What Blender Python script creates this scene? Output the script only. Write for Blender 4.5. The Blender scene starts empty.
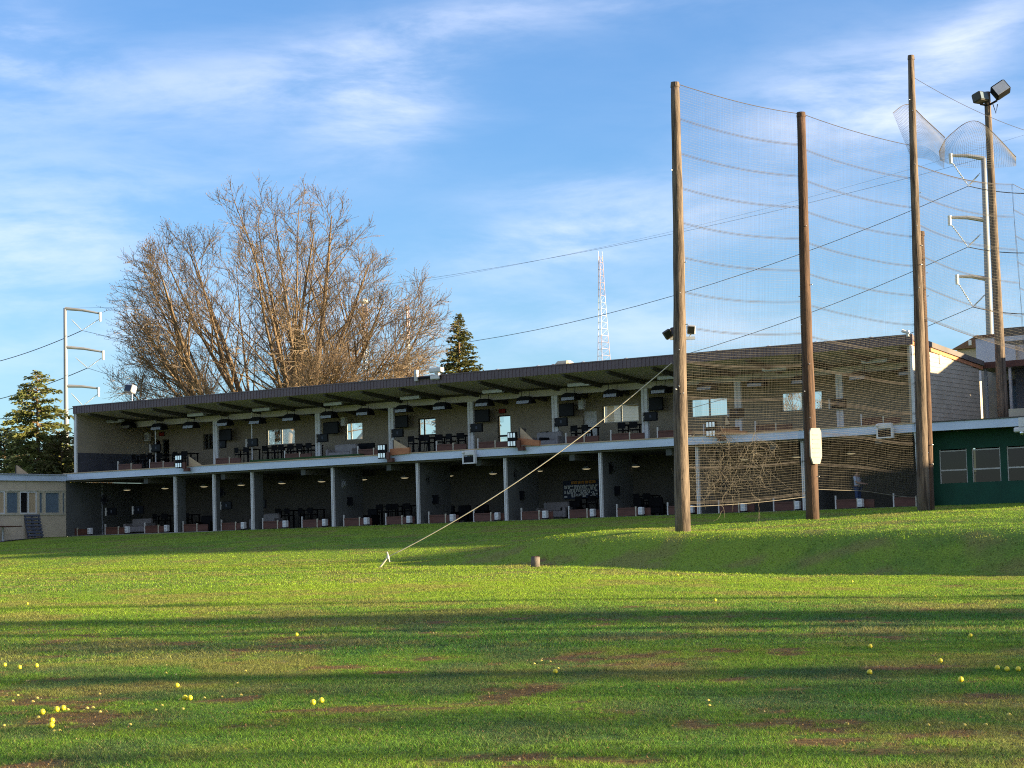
import bpy, math, random
import numpy as np
from mathutils import Vector, Matrix
random.seed(7); rng = np.random.default_rng(11)
R = math.radians
sc = bpy.context.scene
COL = sc.collection
# ------------------------------------------------------------------ survey
F, EYE, YC, ROLL = 2050.0, 1.15, 545.0, 0.02677          # focal length in px, eye height, horizon row, camera roll
ANG = R(34.563)                                           # the long front runs away to the left at this angle
RX, RY, ZB = 17.192, 87.835, 2.323                        # right front corner of the range building, floor height
PITCH = math.atan((YC-384)/F)
EX = (math.cos(ANG), -math.sin(ANG)); EY = (math.sin(ANG), math.cos(ANG))
def ray(px, py):
    u, v = (px-512)/F, (384-py)/F
    c, s = math.cos(ROLL), math.sin(ROLL)
    uu, vv = u*c+v*s, -u*s+v*c
    cp, sp = math.cos(PITCH), math.sin(PITCH)
    return uu, cp-vv*sp, sp+vv*cp
def W(px, py, D):                                         # a sighting at depth D -> world point
    r = ray(px, py); t = D/r[1]
    return Vector((r[0]*t, D, EYE+r[2]*t))
def L(px, py, d):                                         # a sighting on the plane d metres behind the front -> (along, up)
    r = ray(px, py)
    t = (RX*EY[0]+RY*EY[1]+d)/(r[0]*EY[0]+r[1]*EY[1])
    x, y = r[0]*t-RX, r[1]*t-RY
    return x*EX[0]+y*EX[1], EYE+r[2]*t-ZB
def Bw(lx, d, z):                                         # building coordinates -> world
    return Vector((RX+lx*EX[0]+d*EY[0], RY+lx*EX[1]+d*EY[1], ZB+z))
# ------------------------------------------------------------------ ground heights
def sst(a, b, x):
    t = np.clip((x-a)/(b-a), 0, 1); return t*t*(3-2*t)
def _hash(ix, iy, s):
    n = (ix.astype(np.int64)*374761393 + iy.astype(np.int64)*668265263 + s*1442695041) & 0x7fffffff
    n = ((n ^ (n >> 13))*1274126177) & 0x7fffffff
    n = n ^ (n >> 16)
    return (n & 0xffff)/65535.0
def vnoise(x, y, s=0):
    ix, iy = np.floor(x), np.floor(y); fx, fy = x-ix, y-iy
    fx, fy = fx*fx*(3-2*fx), fy*fy*(3-2*fy)
    a, b, c, d = _hash(ix, iy, s), _hash(ix+1, iy, s), _hash(ix, iy+1, s), _hash(ix+1, iy+1, s)
    return (a*(1-fx)+b*fx)*(1-fy)+(c*(1-fx)+d*fx)*fy
def fbm(x, y, s=0, o=4):
    t, a, n = 0, .5, 0
    for k in range(o):
        t = t+a*vnoise(x*2**k, y*2**k, s+k*17); n += a; a *= .55
    return t/n
BP = np.array([-1e5, 0, 2, 6, 12, 18, 24, 30, 36, 44, 60, 1e5])
BZ = np.array([2.31, 2.31, 2.29, 2.06, 1.70, 1.38, 1.05, .74, .45, .15, 0, 0])
def gz(x, y):
    x = np.asarray(x, float); y = np.asarray(y, float)
    ax, ay = x-RX, y-RY
    lx = ax*EX[0]+ay*EX[1]; p = -(ax*EY[0]+ay*EY[1])
    field = (.0145-.0042*sst(0, 6, x))*np.clip(y-12, 0, 48)
    field = field+.05*(fbm(x*.12, y*.12, 5, 2)-.5)+.03*(fbm(x*.8, y*.8, 9, 3)-.5)
    bank = np.interp(p, BP, BZ)
    k = .12
    h = np.clip(.5+.5*(bank-field)/k, 0, 1)
    z = field*(1-h)+bank*h+k*h*(1-h)*.5
    dist = (x-1.9)*.81+(y-52.0)*.587
    tt = np.clip((dist+.7)/4.0, 0, 1); m = .90*(tt-np.sin(2*np.pi*tt)/(2*np.pi)*.5); m = m+.12*(fbm(x*.45+y*.3, y*.25-x*.2, 77, 3)-.5)*sst(0, .3, m)+.040*np.clip(dist-3.5, 0, 14)
    m = m*sst(-3, 5.5, lx)
    mz = field+m
    h = np.clip(.5+.5*(mz-z)/.2, 0, 1)
    z = z*(1-h)+mz*h+.2*h*(1-h)*.3
    z = np.where(p < 1.2, np.minimum(z, 2.31), np.minimum(z, 2.31))
    return z
def gz1(x, y): return float(gz(np.array([x]), np.array([y]))[0])
def onground(px, py):                                     # where a sighting meets the ground
    r = ray(px, py); lo = 4.0
    t = 6.0
    while t < 160:
        if EYE+r[2]*t/r[1] < gz1(r[0]*t/r[1], t): break
        lo = t; t += .5
    hi = t
    for _ in range(24):
        m = (lo+hi)/2
        if EYE+r[2]*m/r[1] < gz1(r[0]*m/r[1], m): hi = m
        else: lo = m
    return Vector((r[0]*hi/r[1], hi, gz1(r[0]*hi/r[1], hi)))
# ------------------------------------------------------------------ materials
def mat(name, c, c2=None, scale=3.0, rough=.7, bump=0, bscale=None, metal=0, stretch=(1, 1, 1), spec=.3, trans=0, detail=5, contrast=(.35, .65)):
    m = bpy.data.materials.new(name); m.use_nodes = True
    nt = m.node_tree; N = nt.nodes; l = nt.links
    b = N['Principled BSDF']
    b.inputs['Roughness'].default_value = rough; b.inputs['Metallic'].default_value = metal
    b.inputs['Specular IOR Level'].default_value = spec
    b.inputs['Base Color'].default_value = (*c, 1)
    tc = N.new('ShaderNodeTexCoord'); mp = N.new('ShaderNodeMapping'); mp.inputs['Scale'].default_value = stretch
    l.new(tc.outputs['Object'], mp.inputs['Vector'])
    if c2 is None: c2 = tuple(v*.72 for v in c)
    n = N.new('ShaderNodeTexNoise'); n.inputs['Scale'].default_value = scale; n.inputs['Detail'].default_value = detail; n.inputs['Roughness'].default_value = .65
    l.new(mp.outputs[0], n.inputs['Vector'])
    r = N.new('ShaderNodeMapRange'); r.inputs[1].default_value, r.inputs[2].default_value = contrast
    l.new(n.outputs['Fac'], r.inputs[0])
    x = N.new('ShaderNodeMix'); x.data_type = 'RGBA'
    x.inputs[6].default_value = (*c, 1); x.inputs[7].default_value = (*c2, 1)
    l.new(r.outputs[0], x.inputs[0]); l.new(x.outputs[2], b.inputs['Base Color'])
    if bump:
        n2 = N.new('ShaderNodeTexNoise'); n2.inputs['Scale'].default_value = bscale or scale*4; n2.inputs['Detail'].default_value = 4
        l.new(mp.outputs[0], n2.inputs['Vector'])
        bp = N.new('ShaderNodeBump'); bp.inputs['Strength'].default_value = bump; bp.inputs['Distance'].default_value = .02
        l.new(n2.outputs['Fac'], bp.inputs['Height']); l.new(bp.outputs[0], b.inputs['Normal'])
    if trans:
        t = N.new('ShaderNodeBsdfTranslucent'); l.new(x.outputs[2], t.inputs['Color'])
        ms = N.new('ShaderNodeMixShader'); ms.inputs[0].default_value = trans
        l.new(b.outputs[0], ms.inputs[1]); l.new(t.outputs[0], ms.inputs[2])
        l.new(ms.outputs[0], N['Material Output'].inputs['Surface'])
    return m
def emit(name, c, s):
    m = mat(name, c); b = m.node_tree.nodes['Principled BSDF']
    b.inputs['Emission Color'].default_value = (*c, 1); b.inputs['Emission Strength'].default_value = s
    return m
def glassmat(name, tint, mixf, rough=.02):
    m = bpy.data.materials.new(name); m.use_nodes = True; nt = m.node_tree; N = nt.nodes; N.clear(); l = nt.links
    o = N.new('ShaderNodeOutputMaterial'); t = N.new('ShaderNodeBsdfTransparent'); t.inputs[0].default_value = (*tint, 1)
    g = N.new('ShaderNodeBsdfGlossy'); g.inputs['Roughness'].default_value = rough
    f = N.new('ShaderNodeFresnel'); f.inputs[0].default_value = 1.5
    mm = N.new('ShaderNodeMath'); mm.operation = 'ADD'; mm.use_clamp = True; mm.inputs[1].default_value = mixf
    l.new(f.outputs[0], mm.inputs[0])
    x = N.new('ShaderNodeMixShader'); l.new(mm.outputs[0], x.inputs[0]); l.new(t.outputs[0], x.inputs[1]); l.new(g.outputs[0], x.inputs[2]); l.new(x.outputs[0], o.inputs[0])
    return m
def attrmat(name, trans=.3, rough=.8, bump=False):
    m = bpy.data.materials.new(name); m.use_nodes = True; nt = m.node_tree; N = nt.nodes; l = nt.links
    b = N['Principled BSDF']; b.inputs['Roughness'].default_value = rough; b.inputs['Specular IOR Level'].default_value = .15
    a = N.new('ShaderNodeAttribute'); a.attribute_name = 'col'
    l.new(a.outputs['Color'], b.inputs['Base Color'])
    if bump:
        tc = N.new('ShaderNodeTexCoord')
        q = N.new('ShaderNodeTexNoise'); q.inputs['Scale'].default_value = 22; q.inputs['Detail'].default_value = 5; q.inputs['Roughness'].default_value = .8; l.new(tc.outputs['Object'], q.inputs['Vector'])
        qr = N.new('ShaderNodeMapRange'); qr.inputs[1].default_value = .35; qr.inputs[2].default_value = .65; qr.inputs[3].default_value = .35; qr.inputs[4].default_value = 1.6; l.new(q.outputs['Fac'], qr.inputs[0])
        vm = N.new('ShaderNodeVectorMath'); vm.operation = 'SCALE'; l.new(a.outputs['Color'], vm.inputs[0]); l.new(qr.outputs[0], vm.inputs['Scale']); l.new(vm.outputs[0], b.inputs['Base Color'])
        n = N.new('ShaderNodeTexNoise'); n.inputs['Scale'].default_value = 14; n.inputs['Detail'].default_value = 6; n.inputs['Roughness'].default_value = .75
        l.new(tc.outputs['Object'], n.inputs['Vector'])
        bp = N.new('ShaderNodeBump'); bp.inputs['Strength'].default_value = .8; bp.inputs['Distance'].default_value = .05
        l.new(n.outputs['Fac'], bp.inputs['Height']); l.new(bp.outputs[0], b.inputs['Normal'])
    if trans:
        t = N.new('ShaderNodeBsdfTranslucent'); l.new(a.outputs['Color'], t.inputs['Color'])
        ms = N.new('ShaderNodeMixShader'); ms.inputs[0].default_value = trans
        l.new(b.outputs[0], ms.inputs[1]); l.new(t.outputs[0], ms.inputs[2]); l.new(ms.outputs[0], N['Material Output'].inputs['Surface'])
    return m
M = dict(
 fascia=mat('sky_tinted_white_fascia', (.66, .76, .88), (.54, .62, .74), 1.2, .45, stretch=(.4, 1, 2)),  # white fascia; the blue of the reflected sky is put into its colour
 rooftrim=mat('brown_metal_trim', (.155, .112, .118), (.12, .088, .095), .6, .45),
 rooftop=mat('roof_membrane', (.15, .13, .12), None, .5),
 soffit=mat('soffit_panel', (.58, .51, .39), (.47, .41, .31), .5, .8, stretch=(1, .3, 1)),
 rafter=mat('dark_rafter', (.10, .09, .075), None, 2),
 beam=mat('cream_beam', (.60, .55, .45), (.48, .44, .35), 1.0),
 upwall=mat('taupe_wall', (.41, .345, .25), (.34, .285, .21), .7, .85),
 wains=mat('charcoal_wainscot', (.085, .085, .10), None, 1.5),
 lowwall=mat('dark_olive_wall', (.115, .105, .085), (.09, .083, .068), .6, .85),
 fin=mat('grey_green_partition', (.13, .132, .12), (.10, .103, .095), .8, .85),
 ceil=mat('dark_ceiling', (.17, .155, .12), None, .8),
 concrete=mat('concrete', (.34, .33, .31), (.26, .25, .23), 2),
 white=mat('white_paint', (.76, .75, .72), (.64, .63, .6), 3, .5),
 offwhite=mat('weathered_white', (.62, .60, .55), (.48, .45, .4), 5, .6),
 panelwhite=mat('sunbleached_panel', (.40, .375, .33), (.33, .31, .27), 4, .7),
 brown=mat('brown_board', (.13, .055, .035), (.085, .035, .025), 4, .6, stretch=(.3, 2, 2)),
 black=mat('black_plastic', (.014, .014, .016), (.009, .009, .010), 5, .6, spec=.08),
 screen=mat('dark_screen', (.010, .012, .016), None, 2, .3, spec=.12),
 steel=mat('galvanised_steel', (.52, .54, .56), (.42, .44, .46), 3, .4, metal=.35),
 greysteel=mat('grey_steel_shaft', (.27, .28, .30), (.23, .24, .26), .3, .5),
 siding=mat('beige_siding', (.46, .40, .31), (.38, .33, .255), 1.2, .7),
 annex=mat('beige_stucco', (.64, .53, .37), (.55, .45, .32), 1.4, .85, .15, 20),
 trim=mat('cream_trim', (.60, .54, .40), None, 3),
 green=mat('dark_green_paint', (.006, .07, .038), (.004, .05, .028), 1.0, .6),
 navy=mat('navy_grey_paint', (.10, .11, .14), None, 3),
 pole=mat('weathered_pole_wood', (.205, .155, .115), (.06, .044, .034), 5.0, .9, .8, 22, stretch=(3, 3, .22), contrast=(.38, .62)),
 poledark=mat('creosote_pole_wood', (.145, .085, .056), (.034, .022, .017), 5.0, .9, .8, 22, stretch=(3, 3, .22), contrast=(.3, .7)),
 net=mat('tan_netting', (.205, .185, .15), (.15, .135, .11), 1.0, .9),
 rope=mat('dark_net_rope', (.07, .06, .055), None, 5),
 guy=mat('cream_guy_sleeve', (.55, .50, .38), (.45, .40, .3), 5, .6),
 ply=mat('raw_plywood', (.55, .41, .25), (.45, .33, .2), 2, .7, stretch=(1, 4, 4)),
 orange=mat('orange_stained_board', (.52, .22, .10), (.4, .16, .075), 2, .7, stretch=(1, 4, 4)),
 ball=mat('yellow_golf_ball', (.84, .70, .03), (.72, .58, .03), 6, .4, spec=.5),
 palechip=mat('faded_golf_ball', (.66, .54, .12), (.5, .4, .1), 6, .5),
 bark=mat('tree_bark', (.215, .15, .09), (.11, .075, .045), 1.5, .9, .6, 6, stretch=(2, 2, .5)),
 twig=mat('tree_twig', (.23, .175, .12), (.155, .12, .085), .4, .9),
 bud=mat('reddish_bud', (.26, .165, .095), (.19, .13, .075), .3, .9, trans=.3),
 spruce=mat('spruce_needle', (.22, .225, .06), (.09, .115, .035), 1.1, .8, trans=.35),
 ever=mat('golden_evergreen', (.14, .13, .035), (.07, .085, .025), .8, .8, trans=.25),
 darkever=mat('dark_evergreen', (.03, .05, .025), (.018, .032, .018), .9, .8, trans=.15),
 skin=mat('skin', (.5, .3, .22), None, 5), shirt=mat('pale_blue_shirt', (.52, .55, .66), None, 5), jeans=mat('blue_jeans', (.05, .08, .17), None, 8), hair=mat('dark_hair', (.03, .022, .018), None, 8),
 blue=mat('blue_plastic', (.03, .10, .55), None, 3, .4),
 grey=mat('grey_fabric', (.30, .28, .27), (.24, .22, .21), 6),
 asphalt=mat('asphalt', (.055, .055, .06), (.04, .04, .045), 6),
 red=mat('dull_red', (.35, .03, .02), None, 4),
 mast_r=mat('haze_paled_red', (.62, .44, .41), None, 1), mast_w=mat('aviation_white', (.75, .74, .72), None, 1),  # mast red is paled by distance, the haze put into the colour
 wire=mat('power_wire', (.05, .05, .06), None, 1),
 reflector=mat('polished_reflector', (.92, .92, .92), (.85, .85, .85), 3, .3, metal=1),
 lens=emit('warm_lamp_lens', (1.0, .82, .48), .10),
 panel=mat('diffuser_panel', (.72, .70, .62), None, 3),
 vine=mat('dead_vine', (.19, .165, .125), (.12, .10, .075), 3),
 glass=glassmat('clear_glass', (.93, .95, .95), .02), frost=glassmat('dimming_pane', (.34, .30, .25), .0),  # brown tint dims the annex room: its shade is put into the pane
 darkglass=mat('dark_glass', (.02, .018, .02), None, 1, .08, spec=.6), blueglass=mat('blue_grey_glass', (.16, .21, .25), (.12, .16, .2), .6, .25, spec=.5),
 boardblue=mat('dark_blue_board', (.02, .03, .06), None, 3), ink=mat('pale_lettering', (.6, .6, .58), None, 2), inko=mat('orange_lettering', (.5, .22, .03), None, 2),
 stone=mat('dressed_stub', (.17, .145, .12), (.10, .085, .07), 9, .9, .5, 20),
 turf=mat('green_tee_turf', (.035, .09, .03), (.025, .06, .02), 20, .95, .8, 60),
 brownroof=mat('brown_shingle', (.22, .12, .07), (.16, .09, .055), 4),
 palewall=mat('pale_grey_wall', (.62, .63, .66), (.54, .55, .58), 1),
 slate=mat('slate_siding', (.15, .155, .17), (.12, .125, .14), 1),
)
# ------------------------------------------------------------------ mesh builder
class MB:
    def __init__(s): s.v = []; s.f = []
    def quad(s, a, b, c, d):
        n = len(s.v); s.v += [tuple(a), tuple(b), tuple(c), tuple(d)]; s.f.append((n, n+1, n+2, n+3)); return s
    def box(s, x0, x1, y0, y1, z0, z1, M_=None):
        n = len(s.v)
        P = [(x0, y0, z0), (x1, y0, z0), (x1, y1, z0), (x0, y1, z0), (x0, y0, z1), (x1, y0, z1), (x1, y1, z1), (x0, y1, z1)]
        if M_ is not None: P = [tuple(M_ @ Vector(p)) for p in P]
        s.v += P
        s.f += [tuple(n+i for i in q) for q in ((0, 3, 2, 1), (4, 5, 6, 7), (0, 1, 5, 4), (1, 2, 6, 5), (2, 3, 7, 6), (3, 0, 4, 7))]; return s
    def bbox(s, x0, x1, y0, y1, z0, z1, c=.02, M_=None):     # chamfered box
        n = len(s.v); P = []
        for z, i in ((z0, c), (z0+c, 0), (z1-c, 0), (z1, c)):
            a, b, e, f = x0+i, x1-i, y0+i, y1-i; k = c if i == 0 else c*.5
            P += [(a+k, e, z), (b-k, e, z), (b, e+k, z), (b, f-k, z), (b-k, f, z), (a+k, f, z), (a, f-k, z), (a, e+k, z)]
        if M_ is not None: P = [tuple(M_ @ Vector(p)) for p in P]
        s.v += P
        for j in range(3):
            for k in range(8):
                s.f.append((n+j*8+k, n+j*8+(k+1) % 8, n+j*8+8+(k+1) % 8, n+j*8+8+k))
        s.f.append(tuple(n+7-k for k in range(8))); s.f.append(tuple(n+24+k for k in range(8))); return s
    def prism(s, poly, y0, y1, axis='y'):                    # outline in (x,z) swept along y, or (y,z) along x, or (x,y) along z
        n = len(s.v); k = len(poly)
        for t in (y0, y1):
            for a, b in poly:
                s.v.append({'y': (a, t, b), 'x': (t, a, b), 'z': (a, b, t)}[axis])
        s.f.append(tuple(n+i for i in range(k))); s.f.append(tuple(n+2*k-1-i for i in range(k)))
        for i in range(k): s.f.append((n+i, n+k+i, n+k+(i+1) % k, n+(i+1) % k))
        return s
    def tube(s, pts, rad, sides=6, caps=True):
        pts = [Vector(p) for p in pts]; k = len(pts)
        if not hasattr(rad, '__len__'): rad = [rad]*k
        n = len(s.v); up = None
        for i in range(k):
            t = (pts[min(i+1, k-1)]-pts[max(i-1, 0)])
            if t.length < 1e-9: t = Vector((0, 0, 1))
            t.normalize()
            if up is None: up = Vector((1, 0, 0)) if abs(t.x) < .8 else Vector((0, 1, 0))
            a = t.cross(up).normalized(); b = a.cross(t).normalized(); up = b
            for j in range(sides):
                th = 2*math.pi*j/sides
                q = pts[i]+(a*math.cos(th)+b*math.sin(th))*rad[i]; s.v.append((q.x, q.y, q.z))
        for i in range(k-1):
            for j in range(sides):
                s.f.append((n+i*sides+j, n+i*sides+(j+1) % sides, n+(i+1)*sides+(j+1) % sides, n+(i+1)*sides+j))
        if caps and sides > 2:
            s.f.append(tuple(n+sides-1-j for j in range(sides))); s.f.append(tuple(n+(k-1)*sides+j for j in range(sides)))
        return s
    def lathe(s, prof, c=(0, 0, 0), seg=14):
        n = len(s.v); k = len(prof)
        for r, z in prof:
            for j in range(seg):
                th = 2*math.pi*j/seg; s.v.append((c[0]+r*math.cos(th), c[1]+r*math.sin(th), c[2]+z))
        for i in range(k-1):
            for j in range(seg): s.f.append((n+i*seg+j, n+i*seg+(j+1) % seg, n+(i+1)*seg+(j+1) % seg, n+(i+1)*seg+j))
        return s
    def ball(s, c, r, seg=10, rings=7, sz=1):
        return s.lathe([(max(1e-4, r*math.sin(math.pi*i/rings)), -r*sz*math.cos(math.pi*i/rings)) for i in range(rings+1)], c, seg)
    def build(s, name, m, parent=None, smooth=False):
        me = bpy.data.meshes.new(name); me.from_pydata(s.v, [], s.f); me.materials.append(m)
        if smooth: me.shade_smooth()
        me.update()
        o = bpy.data.objects.new(name, me); COL.objects.link(o)
        if parent is not None: o.parent = parent
        return o
def tag(o, label=None, cat=None, group=None, kind=None):
    if label: o['label'] = label
    if cat: o['category'] = cat
    if group: o['group'] = group
    if kind: o['kind'] = kind
    return o
def thing(name, label, cat, loc=(0, 0, 0), rz=0, group=None):
    o = bpy.data.objects.new(name, None); COL.objects.link(o); o.empty_display_size = .2
    o.location = loc; o.rotation_euler = (0, 0, rz)
    return tag(o, label, cat, group)
def bthing(name, label, cat, lx, d, z, rz=0, group=None):
    return thing(name, label, cat, Bw(lx, d, z), -ANG+rz, group)
def dup(root, loc, rz, label, group=None):
    c = root.copy(); COL.objects.link(c); c.location = loc; c.rotation_euler = (0, 0, rz); c['label'] = label
    if group: c['group'] = group
    for ch in list(root.children):
        k = ch.copy(); COL.objects.link(k); k.parent = c
        for g in list(ch.children):
            q = g.copy(); COL.objects.link(q); q.parent = k
    return c
class Kind:                                                  # first call moves the prototype, later calls copy it
    def __init__(s, root): s.root = root; s.used = False
    def at(s, loc, rz, label, group=None):
        if not s.used:
            s.used = True; o = s.root; o.location = loc; o.rotation_euler = (0, 0, rz); o['label'] = label
            if group: o['group'] = group
            return o
        return dup(s.root, loc, rz, label, group)
    def atb(s, lx, d, z, label, group=None, rz=0): return s.at(Bw(lx, d, z), -ANG+rz, label, group)
ORD = ['first', 'second', 'third', 'fourth', 'fifth', 'sixth', 'seventh', 'eighth', 'ninth', 'tenth', 'eleventh', 'twelfth', 'thirteenth', 'fourteenth', 'fifteenth', 'sixteenth', 'seventeenth', 'eighteenth', 'nineteenth', 'twentieth', 'twenty-first', 'twenty-second', 'twenty-third', 'twenty-fourth']
def nth(i): return ORD[i]

# ------------------------------------------------------------------ camera, sun, sky
cam = bpy.data.cameras.new('camera'); co = bpy.data.objects.new('camera', cam); COL.objects.link(co)
cam.sensor_width = 36; cam.lens = F*36/1024; cam.clip_end = 6000; cam.clip_start = .1
c_, s_, cp, sp = math.cos(ROLL), math.sin(ROLL), math.cos(PITCH), math.sin(PITCH)
rt = Vector((c_, s_*sp, -s_*cp)); upv = Vector((s_, -c_*sp, c_*cp)); fw = Vector((0, cp, sp))
co.matrix_world = Matrix(((rt.x, upv.x, -fw.x, 0), (rt.y, upv.y, -fw.y, 0), (rt.z, upv.z, -fw.z, EYE), (0, 0, 0, 1)))
sc.camera = co
SA, SE = R(-11), R(8.2)
sv = Vector((math.cos(SE)*math.cos(SA), math.cos(SE)*math.sin(SA), math.sin(SE)))
sl = bpy.data.lights.new('sun', 'SUN'); sl.energy = 5.0; sl.angle = R(.5); sl.color = (1, .80, .50)
so = bpy.data.objects.new('sun', sl); COL.objects.link(so); so.rotation_euler = sv.to_track_quat('Z', 'Y').to_euler()
wd = bpy.data.worlds.new('World'); sc.world = wd; wd.use_nodes = True
nt = wd.node_tree; N = nt.nodes; lk = nt.links
bg = N['Background']; bg.inputs['Strength'].default_value = .070
sky = N.new('ShaderNodeTexSky'); sky.sky_type = 'NISHITA'; sky.sun_disc = False; sky.sun_elevation = SE; sky.sun_rotation = math.atan2(sv.x, sv.y)
sky.air_density = 1.0; sky.dust_density = .3; sky.ozone_density = 2.5; sky.altitude = 200
tc = N.new('ShaderNodeTexCoord')
def math_(op, a, b=None, c=None):
    n = N.new('ShaderNodeMath'); n.operation = op
    for i, v in enumerate((a, b, c)):
        if v is None: continue
        if isinstance(v, (int, float)): n.inputs[i].default_value = v
        else: lk.new(v, n.inputs[i])
    return n.outputs[0]
def dirof(px, py):
    v = Vector(ray(px, py)).normalized(); return v
sepn = N.new('ShaderNodeSeparateXYZ'); lk.new(tc.outputs['Generated'], sepn.inputs[0])
az = math_('ARCTAN2', sepn.outputs[0], sepn.outputs[1]); el = math_('ARCSINE', sepn.outputs[2])
def blob(px, py, wx, wy, tilt, amp):                          # one soft patch of thin cloud, fixed in the sky
    v = dirof(px, py); a0, e0 = math.atan2(v.x, v.y), math.asin(v.z)
    da = math_('SUBTRACT', az, a0); de = math_('SUBTRACT', el, e0)
    ct, st = math.cos(tilt), math.sin(tilt)
    u = math_('ADD', math_('MULTIPLY', da, ct*F/wx), math_('MULTIPLY', de, st*F/wx))
    w = math_('ADD', math_('MULTIPLY', da, -st*F/wy), math_('MULTIPLY', de, ct*F/wy))
    r2 = math_('ADD', math_('MULTIPLY', u, u), math_('MULTIPLY', w, w))
    return math_('MULTIPLY', math_('EXPONENT', math_('MULTIPLY', r2, -1.0)), amp)
acc = None
for b in ((5, 45, 60, 40, -.2, .75), (120, 85, 190, 40, -.05, .35), (385, 105, 85, 50, .25, .9), (300, 75, 170, 35, .12, .45), (20, 250, 190, 65, .25, .85), (200, 330, 260, 45, .1, .45),
          (590, 232, 120, 30, .15, .95), (560, 190, 90, 18, .1, .4), (630, 330, 260, 40, .0, .55), (850, 100, 120, 55, .15, .85), (975, 35, 80, 28, .45, .85), (940, 120, 110, 50, -.1, .6), (980, 300, 160, 45, 0, .5), (560, 12, 240, 22, .1, .35), (450, 20, 120, 18, .2, .35), (720, 215, 180, 40, .1, .3), (1250, 120, 200, 70, .1, .7), (-220, 160, 200, 80, .1, .7)):
    g = blob(*b); acc = g if acc is None else math_('ADD', acc, g)
cmb = N.new('ShaderNodeCombineXYZ'); lk.new(az, cmb.inputs[0]); lk.new(el, cmb.inputs[1])
mp = N.new('ShaderNodeMapping'); mp.inputs['Scale'].default_value = (7, 26, 1); mp.inputs['Rotation'].default_value = (0, 0, -.22); lk.new(cmb.outputs[0], mp.inputs[0])
n1 = N.new('ShaderNodeTexNoise'); n1.inputs['Scale'].default_value = 1.3; n1.inputs['Detail'].default_value = 9; n1.inputs['Roughness'].default_value = .62; n1.inputs['Distortion'].default_value = .25; lk.new(mp.outputs[0], n1.inputs['Vector'])
mr = N.new('ShaderNodeMapRange'); mr.interpolation_type = 'SMOOTHSTEP'; mr.inputs[1].default_value = .30; mr.inputs[2].default_value = .74; lk.new(n1.outputs['Fac'], mr.inputs[0])
den = math_('MULTIPLY', math_('ADD', math_('MULTIPLY', mr.outputs[0], .95), .12), math_('ADD', acc, .05))
den = math_('MINIMUM', math_('MULTIPLY', den, .60), .7)
cl = N.new('ShaderNodeMix'); cl.data_type = 'RGBA'; lk.new(den, cl.inputs[0])
tint = N.new('ShaderNodeMix'); tint.data_type = 'RGBA'; tint.blend_type = 'MULTIPLY'; tint.inputs[0].default_value = 1; tint.inputs[7].default_value = (.675, .86, 1.16, 1)
lk.new(sky.outputs[0], tint.inputs[6]); lk.new(tint.outputs[2], cl.inputs[6]); cl.inputs[7].default_value = (4.3, 4.5, 5.3, 1)
hi = N.new('ShaderNodeMapRange'); hi.interpolation_type = 'SMOOTHSTEP'; hi.inputs[1].default_value = .38; hi.inputs[2].default_value = .75; lk.new(el, hi.inputs[0])
bk = N.new('ShaderNodeMapRange'); bk.interpolation_type = 'SMOOTHSTEP'; bk.inputs[1].default_value = .1; bk.inputs[2].default_value = -.5; lk.new(sepn.outputs[1], bk.inputs[0])
ov = math_('MULTIPLY', math_('MAXIMUM', hi.outputs[0], bk.outputs[0]), math_('ADD', math_('MULTIPLY', mr.outputs[0], .5), .3))
c2 = N.new('ShaderNodeMix'); c2.data_type = 'RGBA'; lk.new(ov, c2.inputs[0]); lk.new(cl.outputs[2], c2.inputs[6]); c2.inputs[7].default_value = (2.7, 2.8, 3.3, 1)   # unseen cloud added overhead and behind the camera to fill the shade
lk.new(c2.outputs[2], bg.inputs['Color'])
sc.view_settings.view_transform = 'Standard'; sc.view_settings.look = 'None'; sc.view_settings.exposure = 1.95; sc.view_settings.gamma = 1
sc.cycles.use_denoising = False; sc.cycles.filter_width = 1.1; sc.cycles.sample_clamp_indirect = 4
sc.cycles.max_bounces = 6; sc.cycles.transparent_max_bounces = 12; sc.cycles.diffuse_bounces = 4

# ------------------------------------------------------------------ lawn
PATCH = []                                                    # worn bare patches: world centre, half sizes, strength
for px, py, wx, wy, k in ((905, 640, 42, 3.0, 1), (1010, 702, 60, 6, .9), (800, 690, 60, 4, .7), (60, 700, 95, 9, .9), (60, 722, 60, 6, .9), (15, 712, 40, 8, .7), (215, 700, 60, 3.5, .8), (180, 684, 40, 2.5, .7), (110, 653, 22, 3, .6), (25, 765, 45, 7, 1), (525, 757, 50, 5, .9), (850, 752, 50, 4, .8), (500, 692, 55, 4, .8), (570, 664, 40, 2.5, .8), (700, 638, 22, 2.5, .7), (930, 668, 60, 3, .6), (920, 684, 60, 2.5, .6), (965, 587, 22, 2.2, 1), (690, 581, 50, 1.3, .9), (860, 722, 50, 4, .7), (380, 690, 60, 3, .4), (225, 726, 45, 4, .5), (700, 752, 60, 4, .4), (985, 745, 50, 6, .6), (870, 588, 60, 1.0, .5), (545, 566, 18, 1.6, .8), (330, 668, 55, 2, .5)):
    g = onground(px, py); g2 = onground(px, py+wy)
    PATCH.append((g.x, g.y, wx*g.y/F, max(.25, abs(g.y-g2.y)), k))
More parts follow.
